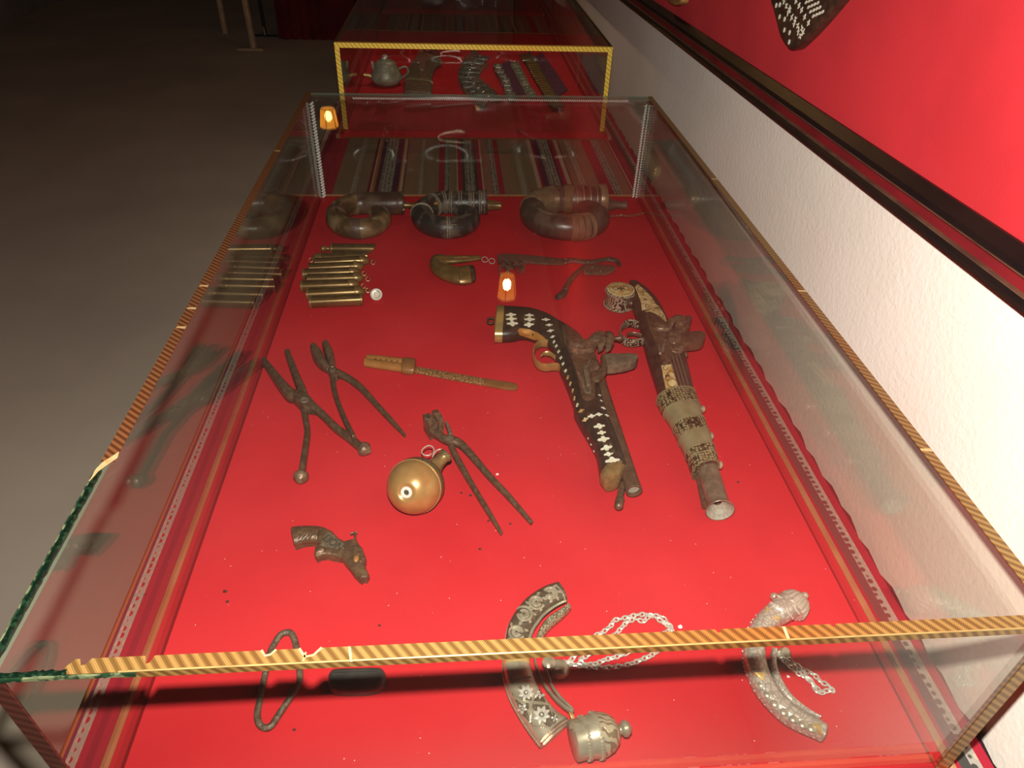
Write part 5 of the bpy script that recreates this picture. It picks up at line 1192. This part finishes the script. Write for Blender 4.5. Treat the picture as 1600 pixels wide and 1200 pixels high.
# scrolling vine wound over the upper half
vb_ = B()
def leaf(x, y, a, l, w):
    pts_ = [(x + l * (t * math.cos(a)) - w * math.sin(math.pi * t) * sg * math.sin(a), y + 0.9 * (l * t * math.sin(a) + w * math.sin(math.pi * t) * sg * math.cos(a))) for sg, ts in ((1, (0, .25, .5, .75, 1)), (-1, (.75, .5, .25))) for t in ts]
    patch(vb_, bvB, PX(oB, sB, pts_), 0.0009)
for (x, y, r, a0, a1) in [(148, 350, 50, 0.6, 6.4), (195, 238, 54, 3.8, 9.4), (272, 163, 48, 0.4, 6.2), (362, 110, 44, 3.6, 9.0)]:
    for sc_, rw in ((1.0, 0.0013), (0.52, 0.0015)):
        P = []
        for t in range(19):
            a = a0 + (a1 - a0) * t / 18; q_ = r * sc_ * (1 - 0.30 * t / 18); P.append(onB(x + q_ * math.cos(a), y + 0.92 * q_ * math.sin(a), 0.022, 0.0002))
        vb_.tube(P, rw, n=6, flat=(1, 0.6), up=ZUP)
    for t in range(6):
        a = a0 + (a1 - a0) * (t + 0.5) / 6; leaf(x + r * 0.98 * math.cos(a), y + 0.9 * r * 0.98 * math.sin(a), a + 0.9, 30, 8)
        leaf(x + r * 0.12 * math.cos(a), y + 0.12 * r * math.sin(a), a, 24, 6)
part('scroll_vine', vb_, 'silver_plain', sh)['kind'] = 'stuff'
# inner rib, spring lever and button
part('inner_rib', B().loft(strip(PX(oB, sB, [(478, 196, 4), (420, 245, 6), (360, 290, 7), (315, 345, 6), (285, 410, 5), (275, 470, 5)]), 0.007, 0.0055), n=12, p=3), 'silver_blocks', sh)
part('lever', B().tube([F(x, y, 0.010) for x, y in cr(PX(oB, sB, [(262, 470), (270, 560), (310, 660), (370, 745), (440, 815), (495, 850), (492, 832), (420, 760), (365, 680), (335, 590), (325, 540)]), 4)], 0.0012, n=8, flat=(1, 3.2), up=ZUP), 'silver_plain', sh)
part('boss', B().lathe(F(*PX(oB, sB, [(415, 585)])[0], 0.001), ZUP, [(0.0095, 0), (0.009, 0.003), (0.0062, 0.006), (0.002, 0.0075)], n=24), 'silver_plain', sh)
part('button', B().lathe(F(*PX(oB, sB, [(350, 550)])[0], 0.010), ZUP, [(0.006, 0), (0.006, 0.003), (0.003, 0.005)], n=18), 'silver_plain', sh)
part('hinge_ring', B().torus(F(*PX(oB, sB, [(497, 880)])[0], 0.014), Vector((0.8, 0.2, 0.4)), 0.0042, 0.0009, n=16, k=6), 'silver_gilt', sh)
# lid
la, lc = F(*PX(oB, sB, [(500, 1055)])[0], 0.0205), F(*PX(oB, sB, [(820, 935)])[0], 0.0205)
la, lc = F(*PX(oB, sB, [(505, 1030)])[0], 0.0190), F(*PX(oB, sB, [(790, 962)])[0], 0.0190); ld = (lc - la).normalized(); LL = (lc - la).length; q = 0.0172
lid = part('lid', B().lathe(la, ld, [(q * 0.82, -0.001), (q * 0.90, 0.0), (q * 0.90, 0.009), (q * 0.93, 0.012), (q * 0.98, 0.017), (q * 0.99, LL * 0.50)], n=36, cap=True), 'silver_plain', sh)
part('lid_dome', B().lathe(la, ld, [(q * 1.0, LL * 0.50), (q * 0.98, LL * 0.62), (q * 0.86, LL * 0.78), (q * 0.62, LL * 0.91), (q * 0.32, LL * 0.985), (q * 0.12, LL)], n=36), 'cap_chased', sh)
for hh in (0.0095, LL * 0.5):
    b_ = B()
    for i in range(40):
        a = 2 * math.pi * i / 40; e1 = (ZUP - ld * ld.z).normalized(); e2 = ld.cross(e1); rr_ = q * (0.94 if hh < 0.01 else 1.01)
        rad_ = e1 * math.cos(a) + e2 * math.sin(a); tan_ = e1 * -math.sin(a) + e2 * math.cos(a)
        b_.obox(la + ld * hh + rad_ * rr_, (tan_ + ld * 0.7).normalized() * 0.0017, (ld - tan_ * 0.7).normalized() * 0.0008, rad_ * 0.0009)
    part('rope_border', b_, 'silver_plain', sh, smooth=False)['kind'] = 'stuff'
part('lid_knob', B().lathe(la + ld * LL, ld, [(0.003, -0.002), (0.0035, 0.001), (0.0062, 0.003), (0.0066, 0.006), (0.0045, 0.009), (0.001, 0.0105)], n=20), 'silver_plain', sh)
part('hinge', B().loft(strip(PX(oB, sB, [(490, 920, 3.5), (500, 950, 5)]), [0.030, 0.033], 0.002), n=8), 'silver_plain', sh)
# chain
oC, sC = (880, 940), 8.0
for pts in ([(40, 770), (150, 790), (230, 770), (330, 790), (430, 770), (540, 725), (700, 680), (900, 600), (1100, 500), (1280, 390), (1340, 330), (1250, 270), (1150, 200), (1040, 160), (900, 175), (760, 210), (640, 235), (600, 300), (500, 380), (400, 430), (300, 500), (200, 600), (130, 700), (60, 760)],
            [(20, 750), (180, 800), (400, 830), (640, 820), (850, 780), (1000, 720), (1100, 670), (1250, 560), (1330, 450), (1370, 380), (1300, 260), (1200, 180), (1060, 200), (1000, 250), (900, 220), (800, 260), (720, 340), (640, 420), (500, 540), (330, 660), (180, 740)]):
    part('chain', chain(B(), [F(x, y, 0.0040) for x, y in cr(PX(oC, sC, pts), 5)], 0.0046, 0.00085), 'silver_bright', sh)['kind'] = 'stuff'

# ------------------------------------------------------------------ slim pale silver crescent horn
oD, sD = (1140, 900), 4.283
ss = thing('silver_crescent_horn', 'slim pale silver crescent powder horn with a ribbed shell end and studded spine', 'powder horn', F(1200, 1040, 0))
ou = [(285, 165), (230, 215), (180, 265), (135, 330), (105, 400), (90, 480), (95, 580), (130, 690), (185, 790), (260, 880), (350, 965), (450, 1025), (540, 1065), (618, 1100)]
inn = [(430, 270), (385, 305), (345, 330), (290, 365), (255, 410), (238, 480), (240, 560), (262, 650), (310, 745), (370, 825), (450, 895), (530, 945), (600, 975), (645, 1005)]
part('chased_body', B().loft(edges(PX(oD, sD, ou), PX(oD, sD, inn), 0.0114, [0.0105, 0.0105, 0.0105, 0.0105, 0.0104, 0.0102, 0.010, 0.0098, 0.0095, 0.0092, 0.009, 0.0086, 0.0082, 0.0076], 4), n=24, p=2.4, ends=0.2), 'silver_pale', ss)
sph = F(*PX(oD, sD, [(425, 190)])[0], 0.0135); sa = (sph - F(*PX(oD, sD, [(345, 262)])[0], 0.0122)).normalized()
R = []; e1 = (ZUP - sa * sa.z).normalized(); e2 = sa.cross(e1)
for i in range(12):
    t = math.pi / 2 * i / 11; hgt = -0.006 + 0.020 * math.sin(t); r0 = 0.0150 * math.cos(t) ** 0.7 if i < 11 else 0.0015
    R.append([sph + sa * hgt + (e1 * math.cos(2 * math.pi * k / 72) * 0.80 + e2 * math.sin(2 * math.pi * k / 72)) * (r0 * (1 + 0.06 * math.cos(18 * 2 * math.pi * k / 72))) for k in range(72)])
part('shell_dome', B().rings(R), 'silver_shell', ss, angle=80)
part('dome_collar', B().loft(edges(PX(oD, sD, [(318, 130), (268, 180), (240, 205)]), PX(oD, sD, [(470, 255), (425, 285), (395, 305)]), 0.0128, [0.0122, 0.0115, 0.0112], 3), n=26, p=2.3), 'silver_pale', ss)
for x, y in [(298, 138), (500, 132)]: part('dome_stud', B().ball(F(*PX(oD, sD, [(x, y)])[0], 0.012), 0.0040, n=12), 'silver_plain', ss)
for a_, c_ in (((318, 132), (468, 258)), ((270, 178), (428, 288))):
    rope([a_, ((a_[0] + c_[0]) / 2 + 10, (a_[1] + c_[1]) / 2 - 12), c_], 0.0009, 0.0232, 'silver_bright', 'rope_border', ss, oD, sD)
for tri in ([(245, 205), (235, 292), (340, 290), (265, 215)], [(160, 650), (240, 640), (225, 705)], [(555, 990), (605, 985), (622, 1060)]):
    part('gilt_plate', B().slab([F(x, y, 0.0205) for x, y in PX(oD, sD, tri)], -0.004, 0.0010, 0.0005), 'silver_gilt', ss)
S_ = cr(PX(oD, sD, ou[2:]), 4); st_ = []
pv = None
for x, y in S_:
    q_ = F(x, y, 0.010)
    if pv is None or (q_ - pv).length > 0.0038:
        part('spine_stud', B().ball(q_, 0.0014, n=8), 'silver_bright', ss); pv = q_
for i in range(9):
    t = 0.47 + 0.055 * i; k = t * 13; j = int(k); f_ = k - j
    a_ = [ou[j][m_] + (ou[min(13, j + 1)][m_] - ou[j][m_]) * f_ for m_ in (0, 1)]; c_ = [inn[j][m_] + (inn[min(13, j + 1)][m_] - inn[j][m_]) * f_ for m_ in (0, 1)]
    q_ = PX(oD, sD, [(a_[0] * 0.52 + c_[0] * 0.48, a_[1] * 0.52 + c_[1] * 0.48)])[0]
    part('raised_scale', B().ball(F(*q_, 0.0180), 0.0042, n=12, sq=(1.1, 1.0, 0.5)), 'silver_plain', ss)
part('inner_rib', B().loft(strip(PX(oD, sD, [(300, 500, 5), (290, 590, 5.5), (312, 680, 6), (362, 775, 6), (430, 850, 5), (520, 915, 4), (600, 955, 2.5)]), 0.006, 0.0048), n=12, p=2.6), 'silver_pale', ss)
part('button', B().lathe(F(*PX(oD, sD, [(365, 525)])[0], 0.001), ZUP, [(0.0055, 0), (0.0055, 0.004), (0.003, 0.007)], n=16), 'silver_plain', ss)
for pts in ([(300, 500), (350, 560), (430, 610), (520, 680), (590, 760), (640, 770), (690, 765)], [(310, 505), (400, 560), (480, 620), (560, 660), (620, 715), (660, 730), (692, 775)], [(330, 540), (440, 640), (540, 700), (580, 770), (620, 780)]):
    part('chain', chain(B(), [F(x, y, 0.0040) for x, y in cr(PX(oD, sD, pts), 5)], 0.0044, 0.0008), 'silver_bright', ss)['kind'] = 'stuff'
# ------------------------------------------------------------------ contents of the second case
oP, sP = (570, 70), 10.0
pot_c = F(*PX(oP, sP, [(345, 620)])[0], 0.0); k = 1.0 / 545.0    # metres per photo pixel at that distance
pt = thing('metal_pot', 'small squat grey metal pot with lid, loop handle and brass spout', 'pot', pot_c)
part('body', B().lathe(pot_c, ZUP, [(0.024, 0.0008), (0.036, 0.004), (0.043, 0.012), (0.046, 0.020), (0.044, 0.030), (0.038, 0.042), (0.032, 0.052), (0.030, 0.056)], n=32), 'pot_grey', pt)
part('waist_ring', B().torus(pot_c + ZUP * 0.020, ZUP, 0.0462, 0.0016, n=36, k=6), 'pot_grey', pt)
part('lid', B().lathe(pot_c + ZUP * 0.056, ZUP, [(0.031, 0), (0.030, 0.004), (0.022, 0.010), (0.008, 0.014), (0.007, 0.019), (0.010, 0.022), (0.004, 0.027)], n=28), 'pot_grey', pt)
part('spout', B().tube([pot_c + Vector(q) for q in ((-0.040, -0.01, 0.024), (-0.052, -0.012, 0.028), (-0.064, -0.014, 0.030))], [0.0060, 0.0052, 0.0048], n=10), 'brass_pale', pt)
part('handle', B().tube([pot_c + Vector(q) for q in cr([(0.038, 0, 0.044), (0.058, 0, 0.050), (0.064, 0, 0.034), (0.046, 0, 0.020)], 5)], 0.003, n=8), 'pot_grey', pt)
part('lug', B().loft([(pot_c + Vector((-0.040, -0.004, 0.044)), pot_c + Vector((-0.030, -0.004, 0.044)), 0.004, Vector((0, 1, 0))), (pot_c + Vector((-0.041, -0.004, 0.064)), pot_c + Vector((-0.034, -0.004, 0.064)), 0.003, Vector((0, 1, 0)))], n=8), 'pot_grey', pt)
# curved sheath
sg = thing('curved_sheath', 'broad brown leather sheath with two metal bands between pot and belts', 'sheath', F(655, 110, 0))
part('sheath_body', B().loft(strip(PX(oP, sP, [(830, 770, 22), (840, 640, 22), (850, 520, 21), (900, 380, 19), (970, 260, 18), (1020, 190, 19)]), 0.010, 0.009), n=16, p=3), 'sheath_brown', sg)
part('metal_band', B().loft(strip(PX(oP, sP, [(842, 590, 22.6), (845, 560, 22.4)]), 0.0105, 0.0098), n=16, p=3), 'nickel_dull', sg)
part('metal_band', B().loft(strip(PX(oP, sP, [(1010, 225, 20.5), (1030, 185, 21.0)]), 0.0105, 0.0100), n=16, p=3), 'nickel_dull', sg)
part('hilt', B().loft(strip(PX(oP, sP, [(1030, 170, 15), (1040, 120, 13), (1055, 60, 10)]), [0.014, 0.018, 0.020], [0.012, 0.014, 0.012]), n=14), 'horn_black', sg)
# plaque belts
oQ, sQ = (700, 70), 7.273
def belt(name, label, pts, hw, mt_, plates, pm, thick=0.004, step=1.0, overhang=1.0, cat='belt'):
    r_ = thing(name, label, cat, F(*PX(oQ, sQ, [pts[len(pts) // 2]])[0], 0))
    S = cr([PX(oQ, sQ, [p_])[0] for p_ in pts], 12)
    part('strap', B().loft(strip([(x, y, hw) for x, y in S[::6] + [S[-1]]], 0.003, 0.0022), n=10, p=4), mt_, r_)
    for i in range(plates):
        f_ = (i + 0.5) / plates * (len(S) - 1); j = int(f_); a = S[j]; c_ = S[min(j + 1, len(S) - 1)]; x, y = a[0] + (c_[0] - a[0]) * (f_ - j), a[1] + (c_[1] - a[1]) * (f_ - j)
        w = hw * overhang * (1 + 0.12 * math.sin(i * 2.3)); P = []
        d_ = F(S[min(j + 2, len(S) - 1)][0], S[min(j + 2, len(S) - 1)][1]) - F(S[max(0, j - 1)][0], S[max(0, j - 1)][1]); d_.normalize(); sd = d_.cross(ZUP)
        h_ = F(x, y, 0.005); ww = w * k * 1.0; ll = step * (F(*S[0]) - F(*S[-1])).length / plates * 0.44
        for q_ in ((-1, -0.6), (-0.6, -1), (0.6, -1), (1, -0.6), (1, 0.6), (0.6, 1), (-0.6, 1), (-1, 0.6)): P.append(h_ + sd * (ww * q_[0]) + d_ * (ll * q_[1]))
        pl = part('plaque', B().slab(P, -0.001, thick, thick * 0.4), pm, r_)
        part('boss', B().ball(h_ + ZUP * thick, min(ww, ll) * 0.42, n=8, sq=(1, 1, 0.7)), pm, pl)
    return r_
belt('plaque_belt', 'dark curved belt of overlapping silver plaques beside the brown sheath', [(380, 140), (300, 210), (250, 300), (240, 390), (300, 480), (390, 560), (480, 640)], 17, 'sheath_brown', 10, 'plaque_silver', 0.006)
belt('silver_belt', 'pale silver scalloped belt laid against a purple strap', [(560, 230), (590, 310), (640, 390), (670, 470), (700, 560), (720, 620)], 7, 'purple_cloth', 8, 'plaque_pale', 0.005, overhang=1.1)
belt('cloth_belt', 'dull grey figured belt lying right of the purple strap', [(750, 210), (800, 300), (850, 400), (900, 500), (960, 580)], 7, 'pot_grey', 6, 'pot_grey', 0.003)
tag(mesh_obj('purple_strap', B().loft(strip(PX(oQ, sQ, [(650, 200, 8), (710, 320, 9), (770, 440, 9), (850, 560, 9)]), 0.0025, 0.0018), n=10, p=4), 'purple_cloth', loc=F(800, 115, 0)), 'plain purple cloth strap between the pale silver belt and the grey belt', 'strap')
cbt = belt('cartridge_belt', 'cartridge belt with rows of small brass tubes on a dark strap', [(880, 120), (960, 220), (1010, 320), (1070, 420), (1130, 520), (1190, 620), (1250, 720)], 9, 'dark_leather', 0, 'brass_old')
S = cr([PX(oQ, sQ, [p_])[0] for p_ in [(880, 120), (960, 220), (1010, 320), (1070, 420), (1130, 520), (1190, 620), (1250, 700)]], 4)
for x, y in S:
    part('cartridge', B().loft(strip([(x - 8, y + 0.6, 1.5), (x, y, 1.5), (x + 8, y - 0.6, 1.5)], 0.011, 0.0035), n=10), 'brass_old', cbt)
tag(mesh_obj('purple_strap', B().loft(strip(PX(oQ, sQ, [(1020, 120, 8), (1110, 280, 11), (1200, 420, 12), (1290, 560, 12)]), 0.0025, 0.0018), n=10, p=4), 'purple_cloth', loc=F(862, 115, 0)), 'broad purple cloth strap beside the brass cartridge belt', 'strap')

# ------------------------------------------------------------------ things hung on the red wall board
xb = WALLX - 0.010
oR, sR = (1030, 0), 5.333
rf = thing('rifle_stock', 'dark rifle butt inlaid with white dots and stars hung on the red board', 'rifle', FX(1250, 30, xb - 0.014))
rp = PX(oR, sR, [(1080, 405), (1115, 415), (1150, 400), (1200, 355), (1285, 270), (1400, 140), (1510, 5), (1640, -160), (1500, -330), (1250, -330), (1000, -260), (935, -40), (960, 80), (990, 200), (1020, 310)])
xf = xb - 0.010
b = B().slab([FX(x, y, xf) for x, y in cr(rp, 2, True)], -0.010, 0.003, 0.005, up=Vector((-1, 0, 0)), steps=3)
part('stock', b, 'dark_wood', rf); bvR = b.bvh()
def inl(pt_, r, ang, st, n=8, star=0.0, nm='bone_inlay'):
    h_ = hit(bvR, *PX(oR, sR, [pt_])[0])
    if h_ is None: return
    c_ = h_[0]; e1 = Vector((0, math.cos(ang), math.sin(ang))); e2 = Vector((0, -math.sin(ang), math.cos(ang))); kk = 16
    part(nm, B().slab([c_ + (e1 * math.cos(2 * math.pi * i / kk) * st + e2 * math.sin(2 * math.pi * i / kk)) * (r * (1 - star + star * math.cos(4 * 2 * math.pi * i / kk))) for i in range(kk)], -0.0005, 0.0006, up=Vector((-1, 0, 0))), 'pearl', rf, smooth=False)
for p_ in [(1005, 40), (975, 45), (1045, 160), (1003, 140), (1043, 250), (1087, 272), (1083, 350)]: inl(p_, 0.0030, 0, 0.75)
for p_ in [(1140, 8), (1165, 48), (1187, 85), (1212, 143), (1244, 192)]: inl(p_, 0.0040, 0.3, 1, star=0.35)
for i, p_ in enumerate([(1040, 10), (1060, 50), (1090, 75), (1075, 100), (1105, 145), (1135, 160), (1125, 200), (1155, 215), (1190, 240), (1160, 260), (1200, 270), (1175, 300)]): inl(p_, 0.0038, 0.5 * i, 1.3, star=0.45)
for r0, (x0, y0) in enumerate([(1225, 20), (1245, 60), (1262, 98), (1285, 135)]):
    for j in range(4): inl((x0 + j * 26, y0 - j * 12), 0.0028, 0.9, 0.6)
kn = thing('brass_fitting', 'rounded brass tip of an object hung above the dark frame', 'fitting', FX(1053, -4, xb - 0.008))
part('tip', B().slab([FX(x, y, xb - 0.012) for x, y in cr([(1045, 0), (1048, 5), (1055, 8.5), (1062, 7), (1066, 0), (1066, -24), (1046, -24)], 3, True)], -0.012, 0.003, 0.004, up=Vector((-1, 0, 0)), steps=3), 'brass', kn)
part('stem', B().slab([FX(x, y, xb - 0.010) for x, y in [(1047, -22), (1065, -22), (1063, -70), (1050, -70)]], -0.010, 0.002, 0.002, up=Vector((-1, 0, 0))), 'dark_wood', kn)

# ------------------------------------------------------------------ lanterns hanging in the hall (seen mirrored in the glass lid)
mt, N, L = nodes_of('lantern_panel')
out = N.new('ShaderNodeOutputMaterial'); e = N.new('ShaderNodeEmission'); e.inputs[0].default_value = (1.0, 0.36, 0.03, 1); e.inputs[1].default_value = 1.9
tr = N.new('ShaderNodeBsdfTransparent'); tr.inputs[0].default_value = (1.0, 0.84, 0.58, 1); ms = N.new('ShaderNodeMixShader'); ms.inputs[0].default_value = 0.5
L.new(tr.outputs[0], ms.inputs[1]); L.new(e.outputs[0], ms.inputs[2]); L.new(ms.outputs[0], out.inputs[0])
for nm_, st_ in (('lamp_bulb', 35.0), ('lamp_bulb_strong', 1000.0)):
    mt, N, L = nodes_of(nm_)
    out = N.new('ShaderNodeOutputMaterial'); e = N.new('ShaderNodeEmission'); e.inputs[0].default_value = (1.0, 0.80, 0.52, 1); e.inputs[1].default_value = st_
    L.new(e.outputs[0], out.inputs[0])
def lantern(px, py, hh, w, h, label, bulb):
    X = F(px, py, CH); d = (X - CAM).normalized(); d = Vector((d.x, d.y, -d.z)); c_ = X + d * (hh / d.z)
    r_ = thing('hanging_lantern', label, 'lantern', c_)
    rb2, rt2 = w * 0.38, w * 0.5; lo_, hi_ = c_ - ZUP * (h / 2), c_ + ZUP * (h / 2); rot = 0.35
    V = lambda base, r, i: base + Vector((r * math.cos(rot + i * math.pi / 3), r * math.sin(rot + i * math.pi / 3), 0))
    for i in range(6):
        a0, a1, b0, b1 = V(lo_, rb2, i), V(lo_, rb2, i + 1), V(hi_, rt2, i), V(hi_, rt2, i + 1)
        nn = ((a1 - a0).cross(b0 - a0)).normalized() * 0.001
        part('shade_panel', B().add([a0, a1, b1, b0, a0 - nn, a1 - nn, b1 - nn, b0 - nn], [(0, 1, 2, 3), (7, 6, 5, 4), (0, 4, 5, 1), (1, 5, 6, 2), (2, 6, 7, 3), (3, 7, 4, 0)]), 'lantern_panel', r_, smooth=False)
        part('rib', B().tube([a0, b0], w * 0.018, n=6), 'lantern_frame', r_)
    for base, r in ((lo_, rb2), (hi_, rt2)):
        part('rim', B().tube([V(base, r, i) for i in range(6)], w * 0.016, n=6, closed=True), 'lantern_frame', r_)
    part('bulb', B().ball(c_ - ZUP * (h * 0.08), w * 0.19, n=14, sq=(1, 1, 1.3)), bulb, r_)
    part('lid', B().lathe(hi_ - ZUP * 0.002, ZUP, [(rt2 * 1.06, 0), (rt2 * 1.06, 0.006), (0.015, 0.05), (0.008, 0.07)], n=6), 'lantern_frame', r_)
    part('cord', B().tube([hi_ + ZUP * 0.06, Vector((c_.x, c_.y, ROOM_H - 0.012))], 0.004, n=6), 'lantern_frame', r_)
    part('ceiling_rose', B().lathe(Vector((c_.x, c_.y, ROOM_H - 0.016)), ZUP, [(0.02, 0), (0.05, 0.010), (0.05, 0.0155)], n=16), 'lantern_frame', r_)
lantern(513, 183, 0.98, 0.116, 0.108, 'hexagonal amber lantern hanging low in the middle of the hall', 'lamp_bulb')
lantern(792, 446, 0.92, 0.078, 0.086, 'small hexagonal amber lantern hanging near the wall over the second glass case', 'lamp_bulb_strong')

# ------------------------------------------------------------------ dim things at the back of the hall
def FF(px, py): return F(px, py, -Z0)
st = thing('wooden_stand', 'pale wooden stick stand with two thin legs at the dark end of the hall', 'stand', FF(375, 66))
fa, fb = FF(397, 78), FF(352, 52)
la_ = fa + ZUP * 0.012
part('leg', B().tube([la_, la_ + Vector((-0.05, 0.10, 1.25))], 0.020, n=8), 'pale_wood', st)
part('leg', B().tube([fb, fb + Vector((0.01, 0.0, 1.28))], 0.020, n=8), 'pale_wood', st)
tA, tB = la_ + Vector((-0.05, 0.10, 1.22)), fb + Vector((0.01, 0, 1.24))
part('crossbar', B().tube([tA, tB], 0.018, n=8), 'pale_wood', st)
part('foot', B().box((fa.x - 0.10, fa.y - 0.02, 0.0), (fa.x + 0.06, fa.y + 0.02, 0.012)), 'pale_wood', st, smooth=False)
cx_ = FF(440, 62); ct = thing('covered_bench', 'long bench under a dark red cloth reaching the floor by the back wall', 'bench', FF(490, 62) + Vector((0, 0.25, 0)))
xa, xb2 = FF(438, 60).x, -0.36
rows = []
for j in range(41):
    x = xa + (xb2 - xa) * j / 40; w_ = 0.012 * math.sin(j * 1.3)
    rows.append([Vector((x, cx_.y + w_, 0.004)), Vector((x, cx_.y + 0.02 + w_ * 0.4, 0.62)), Vector((x, cx_.y + 0.05, 0.66)), Vector((x, min(cx_.y + 0.45, ROOM_B - 0.05), 0.66)), Vector((x, min(cx_.y + 0.47, ROOM_B - 0.03), 0.004))])
part('cloth_cover', B().rings(rows), 'red_cloth', ct)
part('board', B().box((xa + 0.02, cx_.y + 0.06, 0.6), (xb2 - 0.02, min(cx_.y + 0.42, ROOM_B - 0.06), 0.64)), 'table_wood', ct, smooth=False)
rc = FF(415, 57)
rs = thing('metal_stand', 'thin black metal pole with a shiny foot before the red bench', 'stand', rc)
part('pole', B().tube([rc + ZUP * 0.05, rc + ZUP * 1.1], 0.011, n=8), 'black_metal', rs)
part('foot', B().tube([rc + Vector((0.0, 0, 0.012)), rc + Vector((-0.005, 0, 0.06))], 0.015, n=10), 'chrome', rs)
part('foot_bar', B().box((rc.x - 0.10, rc.y - 0.01, 0.0), (rc.x + 0.10, rc.y + 0.01, 0.012)), 'black_metal', rs, smooth=False)
pw = FF(375, 33)
tag(mesh_obj('hanging_cloth', B().box((pw.x - 0.0, ROOM_B - 0.02, 0.42), (xa - 0.02, ROOM_B - 0.003, 1.7)), 'red_cloth', loc=Vector((pw.x, ROOM_B - 0.01, 0.42)), smooth=False), 'dark red cloth hanging on the back wall behind the wooden stand', 'cloth')
